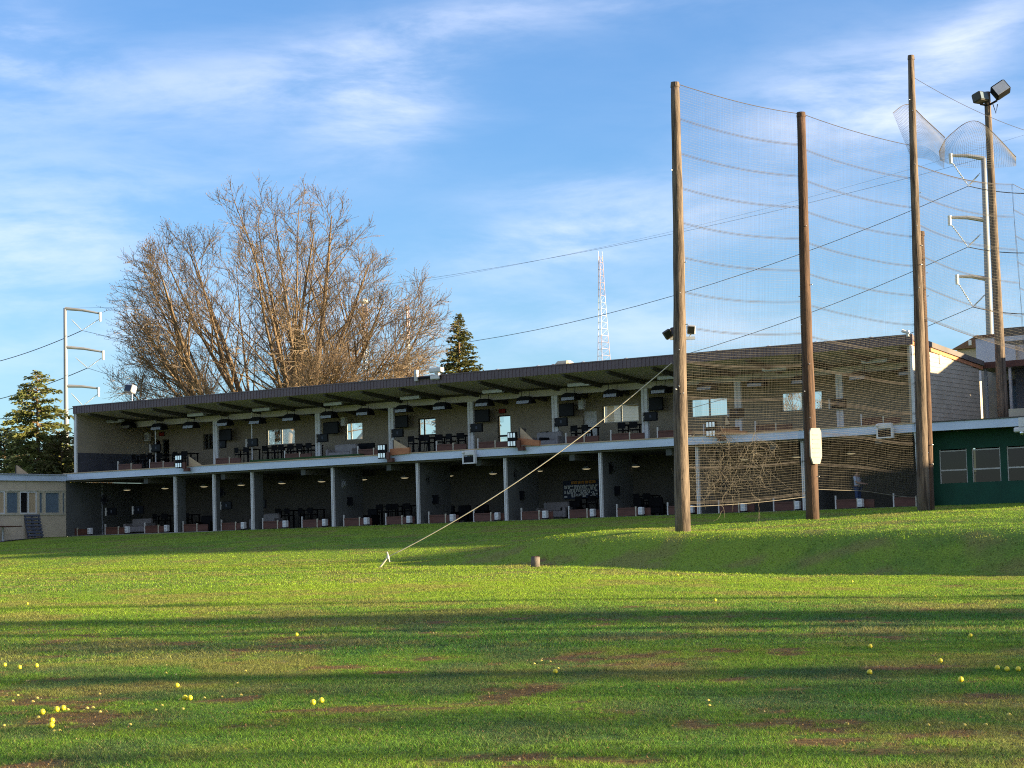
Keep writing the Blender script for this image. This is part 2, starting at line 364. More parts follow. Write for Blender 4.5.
def lawncol(x, y):
    x = np.asarray(x, float); y = np.asarray(y, float)
    near = 1-sst(24, 34, y)
    n1 = fbm(x*.35, y*.22, 21, 4); n2 = fbm(x*1.9, y*1.2, 33, 5); n3 = fbm(x*.09, y*.06, 41, 3); nf = fbm(x*7, y*6, 55, 3)
    bare = np.zeros_like(x)
    for cx, cy, a, b, k in PATCH:
        q = ((x-cx)/a)**2+((y-cy)/b)**2
        bare = np.maximum(bare, k*np.exp(-q*.9))
    n5 = fbm(x*4.5, y*4.0, 63, 4)
    bare = bare*(.05+1.15*n2)+near*.75*sst(.52, .70, n1*.25+n2*.75)
    bare = np.clip(sst(.34, .80, bare+2.6*(n5-.5)*sst(.02, .25, bare)+.4*(nf-.5)), 0, 1)*.9
    t = np.clip(.45+(n3-.5)*1.9+(n2-.5)*1.3+(n1-.5)*.9+(nf-.5)*.5, 0, 1)[..., None]
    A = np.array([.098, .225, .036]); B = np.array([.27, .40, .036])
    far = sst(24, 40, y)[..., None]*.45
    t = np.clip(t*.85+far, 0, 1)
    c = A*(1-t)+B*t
    blu = sst(.52, .7, fbm(x*.8, y*.5, 71, 3))*near*.6
    c = c*(1-blu[..., None])+np.array([.085, .125, .065])*blu[..., None]
    dry = sst(.50, .70, fbm(x*.9+5, y*.6, 88, 4))[..., None]*.6
    c = c*(1-dry)+np.array([.30, .25, .085])*dry
    s = np.array([.21, .115, .05])*(.65+.7*nf[..., None])
    return c*(1-bare[..., None])+s*bare[..., None], bare
xs = np.concatenate([[-3500, -1200, -500, -250, -140, -90], np.arange(-60, -14, 1.0), np.arange(-14, 14, .16), np.arange(14, 60, 1.0), [90, 140, 250, 500, 1200, 3500]])
ys = np.concatenate([[-3500, -1000, -300, -100, -40, -15, -5, 0, 4, 6], np.arange(8, 40, .16), np.arange(40, 100, .4), np.arange(100, 150, 2.0), [170, 220, 320, 500, 900, 1800, 4000]])
GX, GY = np.meshgrid(xs, ys); GZ = gz(GX, GY)
nx, ny = len(xs), len(ys)
me = bpy.data.meshes.new('lawn'); me.vertices.add(nx*ny)
me.vertices.foreach_set('co', np.stack([GX, GY, GZ], -1).astype(np.float32).ravel())
ii = (np.arange(ny-1)[:, None]*nx+np.arange(nx-1)[None]).ravel()
fq = np.stack([ii, ii+1, ii+1+nx, ii+nx], -1).astype(np.int32)
me.loops.add(fq.size); me.polygons.add(len(fq)); me.loops.foreach_set('vertex_index', fq.ravel()); me.polygons.foreach_set('loop_start', np.arange(len(fq), dtype=np.int32)*4)
me.update(calc_edges=True); me.shade_smooth()
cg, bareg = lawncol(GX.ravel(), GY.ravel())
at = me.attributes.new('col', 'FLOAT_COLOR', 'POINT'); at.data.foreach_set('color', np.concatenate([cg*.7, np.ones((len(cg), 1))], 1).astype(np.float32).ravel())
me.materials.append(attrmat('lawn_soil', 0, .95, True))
tag(bpy.data.objects.new('ground', me), kind='structure'); COL.objects.link(bpy.data.objects['ground'])
def blades(n, y0, y1, h, w, wide=.285):
    # uniform over the wedge of lawn the camera can see
    u = rng.random(n); y = np.sqrt(y0*y0+u*(y1*y1-y0*y0)); x = (rng.random(n)*2-1)*wide*y+0
    ax, ay = x-RX, y-RY; p = -(ax*EY[0]+ay*EY[1]); lx = ax*EX[0]+ay*EX[1]
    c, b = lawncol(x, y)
    keep = (p > .35) & (rng.random(n) > b*.96) & ~((lx < -51.7) & (p < 9))
    x, y, c = x[keep], y[keep], c[keep]; n = len(x)
    z = gz(x, y)-.004
    th = rng.random(n)*2*math.pi; ca, sa = np.cos(th), np.sin(th)
    clump = .35+1.3*fbm(x*4.5, y*4.5, 91, 3)
    hh = h*(.5+.8*rng.random(n))*clump; ww = w*(.6+.8*rng.random(n)); ln = hh*(.4+1.2*rng.random(n)); la = rng.random(n)*2*math.pi
    v = np.empty((n, 3, 3), np.float32)
    v[:, 0] = np.stack([x-ca*ww, y-sa*ww, z], -1); v[:, 1] = np.stack([x+ca*ww, y+sa*ww, z], -1)
    v[:, 2] = np.stack([x+np.cos(la)*ln, y+np.sin(la)*ln, z+hh], -1)
    c = c*(.30+1.5*rng.random((n, 1))**1.5)
    st = rng.random(n) < .09
    c[st] = np.array([.30, .25, .11])*(.7+.5*rng.random((st.sum(), 1)))
    cc = np.repeat(np.concatenate([c, np.ones((n, 1))], 1)[:, None], 3, 1).astype(np.float32)
    return v.reshape(-1, 3), cc.reshape(-1, 4)
parts = [blades(560000, 8.6, 20, .020, .0023), blades(420000, 20, 42, .026, .0048), blades(480000, 42, 108, .034, .0095)]
bv = np.concatenate([p[0] for p in parts]); bc = np.concatenate([p[1] for p in parts])
me = bpy.data.meshes.new('grass'); nv = len(bv)
me.vertices.add(nv); me.vertices.foreach_set('co', bv.ravel()); me.loops.add(nv); me.polygons.add(nv//3)
me.loops.foreach_set('vertex_index', np.arange(nv, dtype=np.int32)); me.polygons.foreach_set('loop_start', np.arange(nv//3, dtype=np.int32)*3)
me.update(calc_edges=True)
at = me.attributes.new('col', 'FLOAT_COLOR', 'POINT'); at.data.foreach_set('color', bc.ravel())
me.materials.append(attrmat('grass_blade', .5))
go = bpy.data.objects.new('grass', me); COL.objects.link(go); tag(go, 'short patchy green grass covering the range', 'grass', kind='stuff')
# litter: dry leaf bits and broken tees lying in the worn turf
n = 26000; u = rng.random(n); y = np.sqrt(8.8**2+u*(34**2-8.8**2)); x = (rng.random(n)*2-1)*.285*y
c, b = lawncol(x, y); k = (rng.random(n) < .05+.9*b); x, y = x[k], y[k]; n = len(x); z = gz(x, y)
th = rng.random(n)*6.283; r_ = (.004+.010*rng.random(n)**2); ca, sa = np.cos(th)*r_, np.sin(th)*r_; up_ = rng.random(n)*.014
lv = np.stack([np.stack([x-ca, y-sa, z+.004], -1), np.stack([x+sa*.6, y-ca*.6, z+.006+up_], -1), np.stack([x+ca, y+sa, z+.005], -1), np.stack([x-sa*.6, y+ca*.6, z+.004+up_*.5], -1)], 1).reshape(-1, 3)
pal = np.array([[.42, .33, .17], [.24, .14, .06], [.34, .22, .09], [.12, .07, .035], [.5, .42, .26]])[rng.choice(5, n, p=[.2, .3, .25, .2, .05])]*(.7+.5*rng.random((n, 1)))
me = bpy.data.meshes.new('leaf_litter'); me.from_pydata(lv.tolist(), [], (np.arange(n*4).reshape(-1, 4)).tolist())
at = me.attributes.new('col', 'FLOAT_COLOR', 'POINT'); at.data.foreach_set('color', np.repeat(np.concatenate([pal, np.ones((n, 1))], 1), 4, 0).astype(np.float32).ravel()); me.materials.append(attrmat('dry_litter', .2))
lo = bpy.data.objects.new('leaf_litter', me); COL.objects.link(lo); tag(lo, 'dry brown leaf bits scattered over the worn turf', 'litter', kind='stuff')
# path beside the left wing
g = MB(); P4 = [Bw(-52.1, -1.2, 0), Bw(-50.4, -1.2, 0), Bw(-51.6, -8.5, 0), Bw(-56, -9.5, 0), Bw(-57, -1.2, 0)]
def drape(pl, dz):
    mb = MB(); mb.v = []; 
    return [(p.x, p.y, gz1(p.x, p.y)+dz) for p in pl]
def sheet(name, a, b, c, d, m, dz, n=8):
    mb = MB(); 
    for i in range(n+1):
        for j in range(n+1):
            u, v = i/n, j/n
            p = a*(1-u)*(1-v)+b*u*(1-v)+c*u*v+d*(1-u)*v; mb.v.append((p.x, p.y, gz1(p.x, p.y)+dz))
    for i in range(n):
        for j in range(n): k = i*(n+1)+j; mb.f.append((k, k+1, k+n+2, k+n+1))
    return tag(mb.build(name, m, None, True), kind='structure')
sheet('path', Bw(-52.03, -2.2, 0), Bw(-52.03, -11, 0), Bw(-50.4, -11, 0), Bw(-51.3, -2.2, 0), M['asphalt'], .015)
sheet('kerb', Bw(-51.25, -2.0, 0), Bw(-50.35, -11, 0), Bw(-50.1, -11, 0), Bw(-51.1, -2.0, 0), M['concrete'], .05)
# ------------------------------------------------------------------ two-storey range building
def lx_(px, py, d): return L(px, py, d)[0]
BX0, DK = -52.06, 3.53                                       # left end, upper deck level
UX0 = -51.15                                                  # left end of the upper storey
bld = thing('range_building', 'long two-storey golf range building with open hitting bays', 'building', Bw(0, 0, 0), -ANG)
def bp(name, mb, m, parent=None, smooth=False): return mb.build(name, M[m], parent or bld, smooth)
SL = -.082
def roofz(d): return 7.37+SL*d
mb = MB(); mb.prism([(-.06, 7.37), (8.0, roofz(8.0)), (8.0, roofz(8.0)-.22), (.02, 7.13)], UX0-.12, .12, 'x'); roof = bp('roof', mb, 'rooftop')
mb = MB(); mb.box(UX0-.14, .14, -.13, -.062, 6.96, 7.40)
x = UX0-.1
while x < .1: mb.box(x, x+.045, -.155, -.128, 6.97, 7.36); x += .21
mb.box(UX0-.15, .15, -.165, -.05, 7.36, 7.41)
mb.box(UX0-.16, UX0-.10, -.05, 7.9, 6.6, 7.0) 
bp('fascia', mb, 'rooftrim', roof)
mb = MB(); mb.prism([(-.05, 6.99), (6.3, 6.99+SL*6.35), (6.3, 6.95+SL*6.35), (-.05, 6.95)], UX0, -.01, 'x'); bp('soffit', mb, 'soffit')
for i in range(21):
    x = UX0+.9+i*2.48; mb = MB(); mb.prism([(.05, 6.94), (6.0, 6.94+SL*6), (6.0, 6.66+SL*6), (.6, 6.74), (.05, 6.84)], x, x+.16, 'x'); bp('rafter', mb, 'rafter')
mb = MB(); mb.box(UX0+.02, -.02, 3.40, 3.62, 6.24, 6.55); bp('beam', mb, 'beam')
mb = MB(); mb.box(UX0+.02, -.02, 3.44, 3.60, 6.55, 6.64); bp('beam_plate', mb, 'rafter')
# soffit fluorescent fittings
for px, py in ((115, 420.5), (196.5, 415), (262, 409.7), (333.6, 403.6), (410.8, 398), (493, 391), (579, 384), (669.7, 377.5), (775, 369), (875, 360)):
    x, z = L(px, py, 2.3); f = bp('ceiling_light', MB().box(x-.62, x+.62, 2.2, 2.42, 6.52, 6.66), 'steel'); bp('diffuser', MB().box(x-.58, x+.58, 2.23, 2.39, 6.495, 6.519), 'panel', f)
# upper columns, each a pair of white posts
for px in (128, 215.6, 318, 391.5, 471, 555.5, 645.5, 739, 841):
    x = lx_(px, 430, 3.5)
    if px == 128: continue
    mb = MB(); mb.box(x-.16, x-.03, 3.44, 3.58, DK, 6.239); mb.box(x+.05, x+.18, 3.44, 3.58, DK, 6.239); mb.box(x-.03, x+.05, 3.47, 3.55, DK, 6.239); bp('column', mb, 'white')
for px, py in ((155.5, 440), (252, 440)):
    x = lx_(px, py, 3.0); bp('post', MB().tube([(x, 3.0, DK), (x, 3.0, 6.68)], .035, 8), 'white')
# back wall of the upper storey with its openings
WIN = [(152.5, 160.0, 'door'), (161.5, 169, 'door'), (203, 216, 'w'), (266, 294.5, 'w2'), (345, 362.3, 'frost'), (418, 435.5, 'w'), (497.5, 510.5, 'door'), (583, 597, 'blank'), (602.5, 639, 'w2'), (691, 727.8, 'w2'), (782, 823, 'w2')]
yb = 6.0; openings = []
for a, b, k in WIN:
    x0, x1 = lx_(a, 430, yb), lx_(b, 430, yb)
    z0, z1 = (4.84, 5.76)
    if k == 'door': z0, z1 = DK+.02, 5.62
    if k == 'blank': z0, z1 = DK+.02, 5.55
    if k == 'frost' : z0, z1 = 4.84, 5.82
    openings.append((x0, x1, z0, z1, k))
mb = MB(); cur = UX0
for x0, x1, z0, z1, k in openings:
    mb.box(cur, x0, yb, yb+.22, DK, 6.5); mb.box(x0, x1, yb, yb+.22, z1, 6.5)
    if z0 > DK+.1: mb.box(x0, x1, yb, yb+.22, DK, z0)
    cur = x1
mb.box(cur, -.22, yb, yb+.22, DK, 6.5); bp('rear_wall', mb, 'upwall')
for x0, x1, z0, z1, k in openings:
    w = .055; nm = 'door' if k in ('door', 'blank') else 'window'
    mb = MB(); y0, y1 = yb+.10, yb+.17
    mb.box(x0, x0+w, y0, y1, z0, z1).box(x1-w, x1, y0, y1, z0, z1).box(x0+w, x1-w, y0, y1, z1-w, z1).box(x0+w, x1-w, y0, y1, z0, z0+w)
    if k == 'w2': xm = (x0+x1)/2; mb.box(xm-.035, xm+.035, y0, y1, z0+w, z1-w)
    if k == 'w': xm = x0+(x1-x0)*.3; mb.box(xm-.03, xm+.03, y0, y1, z0+w, z1-w)
    if k == 'frost': xm = x0+(x1-x0)*.28; mb.box(xm-.03, xm+.03, y0, y1, z0+w, z1-w)
    if k == 'door': mb.box(x0+w, x1-w, y0, y1, z0+.95, z0+1.05)
    o = bp(nm, mb, 'rafter' if k in ('door', 'w') else 'offwhite')
    if k == 'blank': bp('panel', MB().box(x0+w, x1-w, y0+.02, y1-.02, z0+w, z1-w), 'white', o)
    else: bp('pane', MB().box(x0+w, x1-w, y0+.03, y0+.04, z0+w, z1-w), 'glass', o)
# end walls
mb = MB(); mb.prism([(0.06, DK), (7.6, DK), (7.6, roofz(7.6)-.23), (.06, 6.94)], UX0-.14, UX0-.01, 'x')
ew = bp('left_end_wall', mb, 'upwall')
bp('wainscot', MB().box(UX0-.009, UX0+.012, .08, 5.99, DK, 4.74), 'wains', ew)
bp('corner_trim', MB().box(UX0-.17, UX0+.01, -.045, .055, DK, 6.95), 'white', ew)
mb = MB(); mb.prism([(0.06, DK), (7.6, DK), (7.6, roofz(7.6)-.23), (.06, 6.94)], -.20, -.03, 'x'); ew = bp('right_end_wall', mb, 'upwall')
mb = MB(); z = DK+.02
while z < 7.05:
    y1 = 7.6
    zt = min(z+.2, 7.2)
    ymax = min(7.6, (7.13-.02-zt)/.082)
    if ymax > .3: mb.prism([(.08, z), (ymax, z), (ymax, zt), (.08, zt)], -.029, 0, 'x'); n = len(mb.v)-8
    # tilt each board: bottom edge stands out
    for q in range(n, n+8):
        vx, vy, vz = mb.v[q]
        if vx > -.01: mb.v[q] = (.016 if vz < z+.1 else -.002, vy, vz)
    z += .2
bp('lap_siding', mb, 'siding', ew)
bp('corner_trim', MB().box(-.05, .03, -.04, .075, DK, 6.95), 'white', ew)
bp('rake_trim', MB().prism([(.0, 7.12), (7.95, 7.12+SL*7.95), (7.95, 6.96+SL*7.95), (.0, 6.96)], .018, .06, 'x'), 'orange', ew)
bp('vent_strip', MB().box(.018, .04, 3.0, 3.25, 6.3, 6.84), 'steel', ew)
# deck between the storeys
bp('deck', MB().box(BX0+.02, .0, .02, 8.0, 3.22, 3.515), 'concrete')
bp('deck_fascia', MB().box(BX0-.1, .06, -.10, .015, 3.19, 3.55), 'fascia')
bp('deck_edge_trim', MB().box(BX0-.1, .06, -.14, .10, 3.552, 3.60), 'ply')
for a, b in ((252, 360), (300, 330)):
    pass
x0, x1 = lx_(252, 462, .3), lx_(362, 457, .3); bp('tee_turf', MB().box(x0, x1, .14, 1.6, 3.54, 3.72), 'turf')
x0, x1 = lx_(586, 446, .3), lx_(600, 445, .3); bp('tee_turf', MB().box(x0, x1, .14, 1.6, 3.54, 3.60), 'turf')
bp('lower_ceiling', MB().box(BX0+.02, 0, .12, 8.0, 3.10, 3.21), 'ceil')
bp('floor_slab', MB().box(BX0, 0, .15, 8.0, -.35, .02), 'concrete')
for px, py in ((62, 480), (143.9, 477.5), (221, 474), (301, 469), (386.6, 465), (476, 460), (569.4, 455), (666, 450.5), (770, 444), (875, 437)):
    x = lx_(px, py, .3); mb = MB(); mb.box(x, x+.28, .34, 6.5, 2.80, 3.08); bp('ceiling_joist', mb, 'ceil'); bp('joist_end', MB().box(x-.01, x+.29, .30, .335, 2.78, 3.09), 'fin')
# lower storey
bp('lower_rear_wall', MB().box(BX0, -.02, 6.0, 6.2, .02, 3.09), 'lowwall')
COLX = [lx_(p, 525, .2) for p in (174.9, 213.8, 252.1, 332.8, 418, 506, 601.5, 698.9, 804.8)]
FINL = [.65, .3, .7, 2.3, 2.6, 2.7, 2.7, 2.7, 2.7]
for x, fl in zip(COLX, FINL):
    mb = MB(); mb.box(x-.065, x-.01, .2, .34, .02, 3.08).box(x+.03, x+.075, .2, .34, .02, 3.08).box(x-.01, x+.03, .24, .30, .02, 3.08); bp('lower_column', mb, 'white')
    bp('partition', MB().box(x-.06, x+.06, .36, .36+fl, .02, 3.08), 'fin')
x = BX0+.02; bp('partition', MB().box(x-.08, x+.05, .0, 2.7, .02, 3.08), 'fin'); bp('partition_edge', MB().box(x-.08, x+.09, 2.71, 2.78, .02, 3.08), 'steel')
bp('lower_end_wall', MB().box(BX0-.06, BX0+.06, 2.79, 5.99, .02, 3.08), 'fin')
bp('downspout', MB().tube([(.03, -.03, 3.19), (.03, .05, 2.9), (.06, .05, .02)], .05, 8), 'white')
bp('upper_downspout', MB().tube([(.06, -.06, 6.9), (.06, -.06, 3.6)], .045, 8), 'white')
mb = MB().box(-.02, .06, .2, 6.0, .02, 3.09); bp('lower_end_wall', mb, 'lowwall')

# ---- repeated fittings ------------------------------------------------
def mk_heater():
    t = thing('heater', 'x', 'heater', (0, 0, 0))
    mb = MB(); P = [(-.48, -.02), (.48, -.02), (.36, .26), (.18, .34), (-.18, .34), (-.36, .26)]; mb.prism(P, -.22, .26, 'y'); mb.build('hood', M['black'], t)
    A = Matrix.Rotation(R(-14), 4, 'X'); A = Matrix.Translation((0, -.26, .045)) @ A
    mb = MB(); mb.box(-.37, .37, -.02, .02, -.075, .075, A); mb.build('reflector', M['reflector'], t)
    mb = MB(); mb.box(-.42, .42, -.235, -.221, .13, .16); mb.build('rim', M['black'], t)
    for s in (-.25, .25): MB().tube([(s, 0, .3), (s, .05, .62)], .014, 5).build('hanger', M['black'], t)
    return t
K = Kind(mk_heater())
HP = [(128, 427), (159, 428.5), (191, 427), (225, 424.5), (257.3, 422.5), (291, 419.5), (329, 416.8), (365, 413.8), (403.7, 410.8), (442, 408), (484.4, 404.7), (525.6, 402.2), (570.5, 398.8), (612.7, 395.5), (660.6, 391.8), (706.5, 388.5), (757, 385), (801.5, 382), (859.5, 378), (909, 373.5)]
for i, (px, py) in enumerate(HP):
    x, z = L(px, py, 2.95); K.atb(x, 2.95, z-.05, f'black hooded bay heater hanging under the upper beam, {nth(i)} from the left', 'heaters hung along the upper storey')
def mk_lamp():
    t = thing('ceiling_lamp', 'x', 'lamp', (0, 0, 0))
    MB().lathe([(.03, .14), (.10, .12), (.22, .03), (.235, 0), (.225, .0), (.20, .03), (.09, .10)], (0, 0, 0), 16).build('lamp_shade', M['steel'], t, True)
    MB().lathe([(.001, -.045), (.12, -.035), (.205, -.004), (.205, .01), (.001, .012)], (0, 0, 0), 16).build('lens', M['lens'], t, True)
    MB().tube([(0, 0, .12), (0, 0, .62)], .02, 6).build('stem', M['black'], t)
    return t
K = Kind(mk_lamp())
LP = [(127, 490), (165, 488.4), (204, 486.6), (241.2, 485), (282, 483.3), (321.6, 481.5), (363.4, 479.5), (404.6, 477.8), (449.5, 475.8), (493, 473.7), (539, 471), (586.4, 468.8), (635.6, 466.5), (744, 459.5), (797, 457), (851, 453.5)]
for i, (px, py) in enumerate(LP):
    x, z = L(px, py, 3.2); K.atb(x, 3.2, min(z, 2.62), f'small lit dome lamp under the lower ceiling, {nth(i)} from the left', 'dome lamps under the lower ceiling')
K2 = None
def mk_monitor():
    t = thing('monitor', 'x', 'monitor', (0, 0, 0))
    MB().bbox(-.36, .36, -.05, .05, -.22, .22, .015).build('casing', M['black'], t)
    MB().box(-.32, .32, -.056, -.0505, -.17, .18).build('screen', M['screen'], t)
    MB().box(-.05, .05, -.0605, -.0565, -.06, .08).build('emblem', M['navy'], t)
    MB().box(-.50, -.42, -.06, .06, -.24, .22).box(-.42, -.36, -.02, .02, -.03, .03).build('lit_side_strip', M['offwhite'], t)  # pale strip stands for the lit side of the casing
    MB().tube([(0, .05, 0), (0, .2, .05)], .03, 6).build('bracket', M['black'], t)
    return t
K = Kind(mk_monitor())
UM = [(125.5, 451.5, 4.5), (156.5, 448, 2.8), (253, 442.5, 2.8), (323, 438, 3.2), (398, 433, 3.2), (477, 427.8, 3.2), (561.5, 422, 3.2), (651, 416.5, 3.2), (737, 413, 3.2), (839, 403.5, 3.2), (221.5, 444.5, 4.5)]
for i, (px, py, d) in enumerate(sorted(UM)):
    x, z = L(px, py, d); K.atb(x, d, z, f'black bay monitor on the upper storey, {nth(i)} from the left', 'bay monitors of the upper storey')
LM = [(112, 511.5), (139, 510), (227, 505.5), (261, 504), (347, 501.5), (432.5, 499.5), (518, 495.5), (613.5, 491), (714, 485)]
K = Kind(dup(K.root, (0, 0, 0), 0, 'x')); 
for i, (px, py) in enumerate(LM):
    x, z = L(px, py, 1.4); K.atb(x, 1.4, z, f'dark bay monitor in the lower storey, {nth(i)} from the left', 'bay monitors of the lower storey')
def mk_tv():
    t = thing('television', 'x', 'television', (0, 0, 0))
    MB().bbox(-.55, .55, -.04, .05, -.33, .33, .02).build('casing', M['black'], t); MB().box(-.51, .51, -.046, -.041, -.29, .29).build('screen', M['screen'], t)
    MB().box(-.06, .06, .05, .5, -.05, .05).build('wall_arm', M['black'], t); return t
K = Kind(mk_tv())
for i, (px, py) in enumerate(((133, 437), (224.5, 435), (331, 428), (400, 421.8), (481, 416), (565, 410), (653.5, 404))):
    x, z = L(px, py, 5.5); K.atb(x, 5.5, z, f'wide black television high on the upper rear wall, {nth(i)} from the left', 'televisions of the upper storey')
# bay front boards, posts, dispensers
def mk_board():
    t = thing('bay_board', 'x', 'bay board', (0, 0, 0))
    MB().box(.06, 1.04, .02, .07, .03, .42).box(.06, 1.04, .0, .019, .36, .42).build('board', M['brown'], t)
    MB().box(1.04, 1.10, .0, .08, 0, .46).build('stub_post', M['trim'], t)
    MB().box(1.10, 1.86, .02, .07, .03, .38).build('rear_board', M['brown'], t)
    MB().box(0, .06, .0, .07, 0, .60).build('white_post', M['offwhite'], t); return t
def mk_disp():
    t = thing('ball_dispenser', 'x', 'dispenser', (0, 0, 0))
    MB().bbox(-.115, .115, -.12, .12, .06, .42, .02).build('cabinet', M['white'], t); MB().box(-.07, .07, -.128, -.121, .12, .20).build('chute', M['steel'], t)
    MB().box(-.06, .06, -.128, -.121, .28, .37).build('dial', M['steel'], t); MB().box(-.13, .13, -.1, .1, 0, .06).build('plinth', M['black'], t); return t
KB, KD = Kind(mk_board()), Kind(mk_disp())
LB = [64, 104.6, 144.2, 182.5, 220.7, 262.2, 301.5, 343.3, 385.4, 428.4, 473.3, 521, 568.5, 616.7, 667.5, 718.6, 773.7, 835.8, 893.9]
LD = [90, 127.4, 166.7, 243.6, 285.4, 325, 366.7, 409.5, 452.9, 497.8, 545.6, 593.3, 641.7, 692.3, 744.4, 798.7, 861.6]
for i, px in enumerate(LB):
    KB.atb(lx_(px, 525, .55), .55, .02, f'low brown board with white post fronting the {nth(i)} lower bay from the left', 'bay boards of the lower storey')
for i, px in enumerate(LD):
    KD.atb(lx_(px, 525, .45), .45, .02, f'white ball dispenser on the lower floor, {nth(i)} from the left', 'ball dispensers of the lower storey')
UB = [117.3, 149, 214.5, 284, 357.3, 436, 477.6, 565.8, 610.8, 657.5, 704, 755.6, 862]
for i, px in enumerate(UB):
    KB.atb(lx_(px, 455, .45), .45, 3.535, f'low brown board with white post at the upper deck edge, {nth(i)} from the left', 'bay boards of the upper storey')
# furniture
def mk_stool():
    t = thing('bar_stool', 'x', 'stool', (0, 0, 0))
    MB().bbox(-.21, .21, -.2, .2, .72, .78, .02).build('seat', M['black'], t)
    MB().bbox(-.21, .21, .17, .21, .84, 1.14, .015).build('backrest', M['black'], t)
    for sx in (-1, 1):
        for sy in (-1, 1): MB().tube([(sx*.22, sy*.21, 0), (sx*.18, sy*.17, .73)], .018, 5).build('leg', M['black'], t)
        MB().tube([(sx*.18, .18, .75), (sx*.18, .20, 1.0)], .016, 5).build('back_post', M['black'], t)
    MB().tube([(-.2, -.19, .3), (.2, -.19, .3)], .014, 5).tube([(-.2, .19, .3), (.2, .19, .3)], .014, 5).build('footrest', M['black'], t); return t
def mk_table():
    t = thing('bar_table', 'x', 'table', (0, 0, 0))
    MB().bbox(-.55, .55, -.35, .35, 1.0, 1.05, .015).build('tabletop', M['black'], t)
    for sx in (-1, 1):
        for sy in (-1, 1): MB().box(sx*.48-.03, sx*.48+.03, sy*.28-.03, sy*.28+.03, 0, 1.0).build('leg', M['black'], t)
    return t
def mk_sofa():
    t = thing('sofa', 'x', 'sofa', (0, 0, 0))
    MB().bbox(-.75, .75, -.38, .3, .12, .44, .04).build('seat', M['grey'], t); MB().bbox(-.75, .75, .16, .40, .44, .88, .05).build('backrest', M['grey'], t)
    for s in (-1, 1): MB().bbox(s*.82-.09, s*.82+.09, -.4, .4, .1, .62, .04).build('armrest', M['grey'], t)
    for sx in (-1, 1): MB().box(sx*.7-.03, sx*.7+.03, -.33, .3, 0, .12).build('leg', M['black'], t)
    return t
KS, KT, KF = Kind(mk_stool()), Kind(mk_table()), Kind(mk_sofa())
LOT = [(168, 520), (190, 519), (291, 514), (314, 513), (392, 511), (408, 510), (592, 505), (648, 500)]
UPT = [(147, 458), (163, 456), (188, 455), (250, 455), (278, 452), (294, 451), (312, 450), (424, 440), (440, 439), (462, 438), (587, 428), (634, 424)]
ns = 0
for lev, T, z0, d in (('lower', LOT, .02, 4.4), ('upper', UPT, DK, 4.2)):
    for i, (px, py) in enumerate(T):
        x = lx_(px, py, d)
        KT.atb(x, d, z0, f'tall black bar table inside the {lev} storey, {nth(i)} from the left', f'bar tables of the {lev} storey', rz=random.uniform(-.1, .1))
        for j, (dx, dy, rz) in enumerate(((-.3, -.55, math.pi), (.33, -.5, math.pi+.2))):
            KS.atb(x+dx, d+dy, z0, f'black bar stool at the {nth(i)} {lev} bar table from the left, {"left" if j == 0 else "right"} one', f'bar stools of the {lev} storey', rz=rz+random.uniform(-.3, .3))
for i, (px, z0, d, lev) in enumerate(((139, .02, 2.6, 'lower'), (266, .02, 3.0, 'lower'), (554, .02, 3.2, 'lower'))):
    KF.atb(lx_(px, 510, d), d, z0, f'grey sofa inside the lower storey, {nth(i)} from the left', 'sofas')
for i, (px, d) in enumerate(((343, 2.4), (547, 3.0))):
    KF.atb(lx_(px, 440, d), d, DK, f'grey sofa on the upper deck, {"left" if i == 0 else "right"} one of two', 'sofas')
def mk_low():
    t = thing('lounge_chair', 'x', 'chair', (0, 0, 0))
    MB().bbox(-.36, .36, -.34, .3, .14, .44, .04).build('seat', M['black'], t); MB().bbox(-.36, .36, .2, .36, .44, .92, .04).build('backrest', M['black'], t)
    for s in (-1, 1): MB().bbox(s*.42-.06, s*.42+.06, -.34, .34, .1, .6, .03).build('armrest', M['black'], t); MB().box(s*.34-.03, s*.34+.03, -.3, .3, 0, .14).build('leg', M['black'], t)
    return t
KL = Kind(mk_low())
for i, px in enumerate((369, 446, 462, 480, 572, 205, 634, 655)):
    KL.atb(lx_(px, 515, 3.3), 3.3, .02, f'black lounge chair in the lower storey, {nth(i)} from the left', 'lounge chairs of the lower storey', rz=random.uniform(-.4, .4)) if False else None
for i, px in enumerate(sorted((369, 446, 462, 480, 572, 205, 634, 655))):
    KL.atb(lx_(px, 515, 3.3), 3.3, .02, f'black lounge chair in the lower storey, {nth(i)} from the left', 'lounge chairs of the lower storey', rz=random.uniform(-.4, .4))
for i, px in enumerate((356, 366, 540)):
    KL.atb(lx_(px, 440, 3.1), 3.1, DK, f'black lounge chair on the upper deck, {nth(i)} from the left', 'lounge chairs of the upper deck', rz=random.uniform(-.4, .4))
# wall fans of the lower storey
def mk_fan(blade):
    t = thing('wall_fan', 'x', 'fan', (0, 0, 0))
    mb = MB()
    for r in (.28, .20, .11):
        for y in (-.09, .06): mb.tube([(r*math.cos(a), y, r*math.sin(a)) for a in [2*math.pi*k/20 for k in range(21)]], .009, 4)
    for k in range(20):
        a = 2*math.pi*k/20; mb.tube([(.05*math.cos(a), -.12, .05*math.sin(a)), (.28*math.cos(a), -.09, .28*math.sin(a))], .005, 3)
    mb.build('guard', M[blade], t)
    mb = MB()
    for k in range(4):
        A = Matrix.Rotation(k*math.pi/2, 4, 'Y') @ Matrix.Rotation(.5, 4, 'X'); mb.box(-.085, .085, -.008, .008, .05, .25, A)
    mb.build('blade', M[blade], t); MB().ball((0, -.03, 0), .07).build('hub', M[blade], t, True)
    MB().tube([(0, .06, 0), (0, .22, 0), (0, .25, -.1)], .03, 6).build('bracket', M[blade], t); return t
